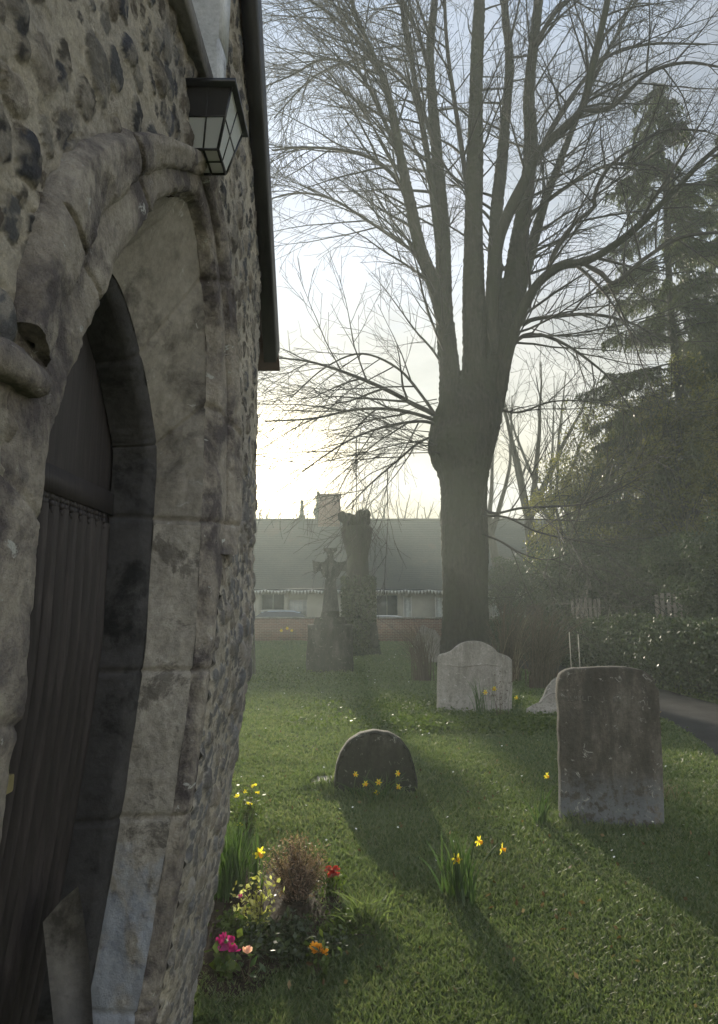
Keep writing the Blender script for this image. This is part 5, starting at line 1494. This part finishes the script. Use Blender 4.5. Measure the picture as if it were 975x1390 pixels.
th, b, rg = leafy('red_flower', 'single crimson flower head right of the heather bush', 'flower', 450, 1222, .17, .10, 180, .035, M_grnl, 407, 12, .6)
for (dx, dy) in ((452, 1186), (446, 1182), (458, 1189), (449, 1191), (456, 1182)): bloom(th, at(dx, dy, b[1]-.03), .026, 22, M_red, rg)
th, b, rg = leafy('cyclamen', 'magenta cyclamen at the bottom of the bed by the porch', 'flower', 306, 1330, .16, .10, 120, .04, M_grnl, 409, 9, .8)
for (dx, dy) in ((305, 1277), (314, 1281), (298, 1284), (310, 1290), (303, 1292), (318, 1293)): bloom(th, at(dx, dy, b[1]-.02), .034, 7, M_cyc, rg, 'flower', 3.0)
th, b, rg = leafy('pink_tulip', 'pale pink tulip low in the bed beside the cyclamen', 'flower', 336, 1340, .16, .05, 14, .06, M_leafb, 411, 3, .35)
bloom(th, at(336, 1296, b[1]), .035, 12, M_pink, rg, 'flower', 4.0)
th, b, rg = leafy('orange_flower', 'orange ruffled flower at the lower edge of the lawn', 'flower', 432, 1325, .13, .08, 110, .035, M_grnl, 413, 8, .5)
for (dx, dy) in ((426, 1287), (434, 1290), (440, 1295), (430, 1294)): bloom(th, at(dx, dy, b[1]), .026, 20, M_oran, rg)
b = G(346, 1215); daffodils(0, 0, [(352, 1158, (.5, -.75, -.25))], 20, .33, .10, 'lone bright daffodil in the bed between porch and heather', 415, .036, (b[0], b[1], 0))
th, b, rg = leafy('bedding_plant', 'low dark leafy plant below the heather', 'plant', 392, 1295, .12, .26, 1800, .028, M_ivy, 417, 30, .6)
th, b, rg = leafy('bedding_plant', 'leafy plant with bright edges at the far left end of the bed', 'plant', 318, 1290, .14, .18, 1100, .028, M_grnl, 418, 24, .6)
th, b, rg = leafy('bedding_plant', 'sprawling green plant between the orange flower and the tall grass tuft', 'plant', 465, 1270, .10, .20, 700, .024, M_grnl, 419, 24, .6)

def tuft(px, py, n, H, sp, label, seed, mat, w=.006):
    b = G(px, py); th_ = thing('grass_tuft', label, 'grass tuft', (b[0], b[1], 0), 'tufts of long grass'); rg = np.random.RandomState(seed); mb = MB()
    for k in range(n):
        a = rg.uniform(0, 2*PI); d = sp*rg.uniform(.2, 1); x0 = b[0]+rg.normal(0, .04); y0 = b[1]+rg.normal(0, .04)
        blade(mb, (x0, y0, -.01), (x0+math.cos(a)*d, y0+math.sin(a)*d, H*rg.uniform(.4, 1)), w, rg, .7, 5)
    mb.build('blades', mat, th_)['kind'] = 'stuff'
M_grassb = leafmat('grass blades', [(.060,.080,.036), (.082,.110,.050), (.108,.136,.064), (.16,.168,.10)], .5, 1.2, .4, .35)
tuft(497, 1262, 130, .20, .20, 'bright long grass tuft right of the flower bed', 501, M_grassb)
tuft(310, 1225, 120, .42, .14, 'tall dark grass tuft against the foot of the flint porch', 503, M_leafb, .008)
tuft(322, 1180, 70, .36, .12, 'thin upright grasses at the far corner of the porch', 505, M_leafb, .007)
tuft(905, 1085, 20, .16, .14, 'wispy pale grass at the right foot of the large headstone', 507, M_cane, .005)
tuft(775, 1122, 50, .13, .14, 'short dark tuft at the left foot of the large headstone', 508, M_grassb, .006)

# --- the lawn's own blades
def lawn():
    rg = np.random.RandomState(601)
    N_ = 640000
    u = rg.uniform(0, 1, N_); r = 2.6*(36/2.6)**(u**1.05)
    az = rg.uniform(-.46, .62, N_)
    x = r*np.sin(az)*1.0; y = r*np.cos(az)
    keep = (y < 34) & (y > 2.4)
    keep &= ~((x < -.52) & (y < 3.04))
    keep &= path_dist(x, y) > PW+.02*rg.normal(size=N_)
    for (fx, fy, hw, hd) in FOOT: keep &= ~((np.abs(x-fx) < hw) & (np.abs(y-fy) < hd))
    bed = ((x+.50)/.42)**2+((y-4.05)/.85)**2 < 1
    keep &= ~(bed & (rg.rand(N_) < .6))
    x, y, r = x[keep], y[keep], r[keep]; n = len(x)
    z = gz(x, y)-.004
    pn = fbm(x*1.3, y*1.3, 71, 3)
    h = (.013+.017*rg.rand(n))*(1+.7*np.clip(pn, -.5, .8))*(1+.05*r)
    # longer round the stones
    for (fx, fy, hw, hd) in FOOT:
        d = np.hypot(np.maximum(0, np.abs(x-fx)-hw), np.maximum(0, np.abs(y-fy)-hd)); h *= 1+1.1*np.exp(-(d/.12)**2)
    w_ = (.0012+.0008*r)*rg.uniform(.6, 1.4, n)
    a = rg.uniform(0, 2*PI, n); le = rg.uniform(.2, 1.1, n)*h
    sx, sy = np.cos(a)*w_, np.sin(a)*w_
    la = rg.uniform(0, 2*PI, n); lx, ly = np.cos(la)*le, np.sin(la)*le
    V = np.zeros((n, 5, 3))
    V[:, 0] = np.stack([x-sx, y-sy, z], -1); V[:, 1] = np.stack([x+sx, y+sy, z], -1)
    V[:, 2] = np.stack([x-sx*.75+lx*.35, y-sy*.75+ly*.35, z+h*.6], -1); V[:, 3] = np.stack([x+sx*.75+lx*.35, y+sy*.75+ly*.35, z+h*.6], -1)
    V[:, 4] = np.stack([x+lx, y+ly, z+h], -1)
    i = np.arange(n)[:, None]*5
    me = fast_mesh('lawn_grass', V.reshape(-1, 3), [i+np.array([[0, 1, 3, 2]]), i+np.array([[2, 3, 4]])]); me.materials.append(M_grassb)
    o = bpy.data.objects.new('lawn_grass', me); COL.objects.link(o); stuff(o, 'short mossy green lawn grass of the churchyard', 'grass')
    # dewy highlights painted as tiny white flecks over the lawn
    n = 240; u = rg.uniform(0, 1, n); r = 4.5*(30/4.5)**u; az = rg.uniform(-.32, .45, n); x = r*np.sin(az); y = r*np.cos(az)
    k = (path_dist(x, y) > 1); x, y, r = x[k], y[k], r[k]; n = len(x); z = gz(x, y)+.05
    mb = MB(); 
    for j in range(n):
        s = .004+.0007*r[j]; c = np.array([x[j], y[j], z[j]]); a = np.arange(6)*PI/3
        V = [c+np.array([s*math.cos(q), s*math.sin(q)*.8, s*.5*math.sin(q+j)]) for q in a]; mb.add(V, None, None, [[0, 1, 2, 3, 4, 5]])
    o = mb.build('dew_glints', simple('white glint flecks', (.7,.7,.62), .6, vary=.1, bump=0)); stuff(o, 'tiny white flecks standing in for dewy glints on the lawn', 'dew_glints')
    # last year's leaves lying in the turf
    n = 900; u = rg.uniform(0, 1, n); r = 3.2*(26/3.2)**u; az = rg.uniform(-.4, .55, n); x = r*np.sin(az); y = r*np.cos(az)
    k = (path_dist(x, y) > .5) & ~((x < -.4) & (y < 3.2)); x, y, r = x[k], y[k], r[k]
    mb = MB(); leaf_cloud(mb, np.stack([x, y, gz(x, y)+.016+.012*rg.rand(len(x))], -1), .032, rg, .6)
    o = mb.build('fallen_leaves', leafmat('brown fallen leaves', [(.05,.03,.015), (.12,.075,.035), (.24,.17,.09)], .7, 3, .15, .2)); stuff(o, 'brown fallen leaves scattered in the lawn', 'leaves')
    # low ground cover leaves below the pale headstone and on the verge
    mb = MB()
    PP = []
    for (px, py, sx_, sy_, m) in ((640, 985, .9, .35, 5000), (560, 960, .8, .6, 2500), (720, 985, .8, .4, 3500), (930, 945, 1.2, .9, 5000), (380, 920, 1.2, 1.5, 2500)):
        b = G(px, py); P = np.stack([b[0]+rg.normal(0, sx_, m), b[1]+rg.normal(0, sy_, m), np.zeros(m)], -1); P[:, 2] = gz(P[:, 0], P[:, 1])+rg.uniform(.02, .09, m); PP.append(P)
    P = np.concatenate(PP); P = P[path_dist(P[:, 0], P[:, 1]) > PW+.03]
    for (fx, fy, hw, hd) in FOOT: P = P[~((np.abs(P[:, 0]-fx) < hw) & (np.abs(P[:, 1]-fy) < hd))]
    leaf_cloud(mb, P, .045, rg, .8); o = mb.build('ground_cover', M_grnl); stuff(o, 'low leafy ground cover round the headstones and along the path', 'ground cover')
lawn()
def bed_soil():
    mb = MB(); n = 40; m = 12; P = np.zeros((m, n+1, 3))
    for i in range(m):
        for j in range(n+1):
            a = 2*PI*j/n; rr = (i/(m-1)); wv = 1+.12*math.sin(a*3+1)+.07*math.sin(a*7)
            x = -.50+.42*rr*wv*math.cos(a); y = 4.05+.85*rr*wv*math.sin(a)
            P[i, j] = (x, y, float(gz(x, y))+.03*(1-rr**2)+.012*float(vnoise(np.array(x*25), np.array(y*25), 5))-.01*(rr > .95)+.004)
    mb.grid(P); t = NT('bed soil'); c = t.ramp(t.noise(25, 6, .7), [(.3, (.018,.013,.009)), (.7, (.06,.042,.028))]); t.set(c, .95, 0, .1); t.bump(t.noise(60, 6, .7), .9, .02)
    structure(mb.build('soil', t.m, None, True))
bed_soil()
# ================================================================ CAMERA, LIGHT, SKY, AIR
cam = bpy.data.cameras.new('camera'); co = bpy.data.objects.new('camera', cam); COL.objects.link(co)
cam.sensor_fit = 'HORIZONTAL'; cam.sensor_width = 36; cam.lens = 36*F/975; cam.shift_y = -45/975.0
cam.clip_start = .02; cam.clip_end = 2000
co.location = (0, 0, EYE); co.rotation_euler = (PI/2+PIT, 0, 0)
S.camera = co
SUN_EL, SUN_AZ = R(12.3), R(-6.6)
sd = bpy.data.lights.new('sun', 'SUN'); so = bpy.data.objects.new('sun', sd); COL.objects.link(so)
sd.energy = 2.15; sd.angle = R(1.6); sd.color = (1, .90, .72)
v = Vector((math.sin(SUN_AZ)*math.cos(SUN_EL), math.cos(SUN_AZ)*math.cos(SUN_EL), math.sin(SUN_EL)))
so.rotation_euler = v.to_track_quat('Z', 'Y').to_euler(); so.location = (0, 0, 40)
w = bpy.data.worlds.new('World'); S.world = w; w.use_nodes = True
nt = w.node_tree; n = nt.nodes; l = nt.links
bg = n['Background']; bg.inputs['Strength'].default_value = SKY_STR
sky = n.new('ShaderNodeTexSky'); sky.sky_type = 'NISHITA'; sky.sun_disc = False
sky.sun_elevation = SUN_EL; sky.sun_rotation = SUN_AZ; sky.air_density = 1.0; sky.dust_density = .8; sky.ozone_density = 1.5
tc = n.new('ShaderNodeTexCoord')
def math_(op, a, b=None, clamp=False):
    m = n.new('ShaderNodeMath'); m.operation = op; m.use_clamp = clamp
    for v_, i in ((a, 0), (b, 1)):
        if v_ is None: continue
        if hasattr(v_, 'links'): l.new(v_, m.inputs[i])
        else: m.inputs[i].default_value = v_
    return m.outputs[0]
def mixc(f, a, b, mode='MIX'):
    m = n.new('ShaderNodeMix'); m.data_type = 'RGBA'; m.blend_type = mode
    for v_, i in ((f, 0), (a, 6), (b, 7)):
        if hasattr(v_, 'links'): l.new(v_, m.inputs[i])
        elif i == 0: m.inputs[i].default_value = v_
        else: m.inputs[i].default_value = (*v_, 1)
    return m.outputs[2]
# clouds on a flat layer: direction / elevation
sep = n.new('ShaderNodeSeparateXYZ'); l.new(tc.outputs['Generated'], sep.inputs[0])
el = math_('MAXIMUM', math_('ADD', sep.outputs['Z'], .12), .03)
cb = n.new('ShaderNodeCombineXYZ')
l.new(math_('DIVIDE', sep.outputs['X'], el), cb.inputs[0]); l.new(math_('DIVIDE', sep.outputs['Y'], el), cb.inputs[1])
def cloud(scale, lo, hi, off, detail=7, rough=.58, dist=.3):
    mp = n.new('ShaderNodeMapping'); mp.inputs['Location'].default_value = off; l.new(cb.outputs[0], mp.inputs['Vector'])
    ns = n.new('ShaderNodeTexNoise'); ns.inputs['Scale'].default_value = scale; ns.inputs['Detail'].default_value = detail
    ns.inputs['Roughness'].default_value = rough; ns.inputs['Distortion'].default_value = dist
    l.new(mp.outputs[0], ns.inputs['Vector'])
    mr = n.new('ShaderNodeMapRange'); mr.interpolation_type = 'SMOOTHSTEP'
    mr.inputs[1].default_value = lo; mr.inputs[2].default_value = hi
    l.new(ns.outputs['Fac'], mr.inputs[0]); return mr.outputs[0]
c1 = cloud(.62, .36, .60, (3.1, .4, 0)); c2 = cloud(1.3, .38, .66, (7.3, 2.2, 0))
low = n.new('ShaderNodeMapRange'); low.interpolation_type = 'SMOOTHSTEP'
low.inputs[1].default_value = .52; low.inputs[2].default_value = .22; l.new(sep.outputs['Z'], low.inputs[0])
cm = math_('MAXIMUM', math_('MULTIPLY', c1, .85), math_('MULTIPLY', low.outputs[0], math_('ADD', math_('MULTIPLY', c1, .3), .62)), True)
sk = SKY_K
ccol = mixc(c2, tuple(v*sk for v in (2.9, 2.95, 3.15)), tuple(v*sk for v in (6.4, 6.2, 5.9)))
warm = n.new('ShaderNodeMapRange'); warm.inputs[1].default_value = .40; warm.inputs[2].default_value = .10; warm.interpolation_type = 'SMOOTHSTEP'
l.new(sep.outputs['Z'], warm.inputs[0])
ccol = mixc(warm.outputs[0], ccol, tuple(v*sk for v in (6.8, 5.9, 4.1)))
hz = n.new('ShaderNodeHueSaturation'); l.new(sky.outputs[0], hz.inputs['Color']); hz.inputs['Saturation'].default_value = .8; hz.inputs['Value'].default_value = SKY_BLUE
mn = n.new('ShaderNodeVectorMath'); mn.operation = 'MINIMUM'; l.new(hz.outputs[0], mn.inputs[0]); mn.inputs[1].default_value = (3.3, 3.7, 4.6)
skc = mixc(cm, mn.outputs[0], ccol)
vb = n.new('ShaderNodeVectorMath'); vb.operation = 'DOT_PRODUCT'; l.new(tc.outputs['Generated'], vb.inputs[0]); vb.inputs[1].default_value = (-.11, .97, .21)
bk = n.new('ShaderNodeMapRange'); bk.interpolation_type = 'SMOOTHSTEP'; bk.inputs[1].default_value = .75; bk.inputs[2].default_value = -.3; bk.inputs[3].default_value = 1; bk.inputs[4].default_value = 2.0
l.new(vb.outputs['Value'], bk.inputs[0])
bs = n.new('ShaderNodeVectorMath'); bs.operation = 'SCALE'; l.new(skc, bs.inputs[0]); l.new(bk.outputs[0], bs.inputs['Scale']); skc = bs.outputs[0]
# the veiled sun itself, a thinning of bright cloud round its direction
GD = Vector((math.sin(R(-6.6))*math.cos(R(10.6)), math.cos(R(-6.6))*math.cos(R(10.6)), math.sin(R(10.6))))
vd = n.new('ShaderNodeVectorMath'); vd.operation = 'DOT_PRODUCT'; l.new(tc.outputs['Generated'], vd.inputs[0]); vd.inputs[1].default_value = GD
dt = math_('MAXIMUM', vd.outputs['Value'], 0)
g1 = math_('MULTIPLY', math_('POWER', dt, 500), 72*sk)
g2 = math_('MULTIPLY', math_('POWER', dt, 60), 1.9*sk)
g3 = math_('MULTIPLY', math_('POWER', dt, 9), 0.0*sk)
gs = math_('ADD', math_('ADD', g1, g2), g3)
gc = n.new('ShaderNodeVectorMath'); gc.operation = 'SCALE'; gc.inputs[0].default_value = (1, .84, .52); l.new(gs, gc.inputs['Scale'])
tot_ = n.new('ShaderNodeVectorMath'); tot_.operation = 'ADD'; l.new(skc, tot_.inputs[0]); l.new(gc.outputs[0], tot_.inputs[1])
l.new(tot_.outputs[0], bg.inputs['Color'])

if HAZE > 0:
    mb = MB(); mb.box((-82, -32, -1.3), (82, 86, 26.0))
    o = mb.build('haze', bpy.data.materials.new('damp air'), None)
    m = o.data.materials[0]; m.use_nodes = True
    for nd in list(m.node_tree.nodes):
        if nd.type == 'BSDF_PRINCIPLED': m.node_tree.nodes.remove(nd)
    pv = m.node_tree.nodes.new('ShaderNodeVolumePrincipled'); pv.inputs['Color'].default_value = (.84, .95, .92, 1)
    pv.inputs['Density'].default_value = HAZE; pv.inputs['Anisotropy'].default_value = .42
    m.node_tree.links.new(pv.outputs[0], m.node_tree.nodes['Material Output'].inputs['Volume'])
    o['kind'] = 'stuff'; o.display_type = 'WIRE'

for o in list(bpy.data.objects):
    if '_w' in o: del o['_w']
vs = S.view_settings; S.display_settings.display_device = 'sRGB'
vs.view_transform = 'Standard'; vs.look = 'None'; vs.gamma = 1; vs.exposure = EXPO; vs.use_curve_mapping = False
cy = S.cycles if hasattr(S, 'cycles') else None
S.render.engine = 'CYCLES'
cy = S.cycles
cy.max_bounces = 6; cy.diffuse_bounces = 3; cy.glossy_bounces = 2; cy.transmission_bounces = 3; cy.transparent_max_bounces = 8
cy.volume_bounces = 1
cy.use_adaptive_sampling = True; cy.adaptive_threshold = .02
cy.use_denoising = True
try: cy.denoiser = 'OPENIMAGEDENOISE'
except Exception: pass
cy.sample_clamp_indirect = 6
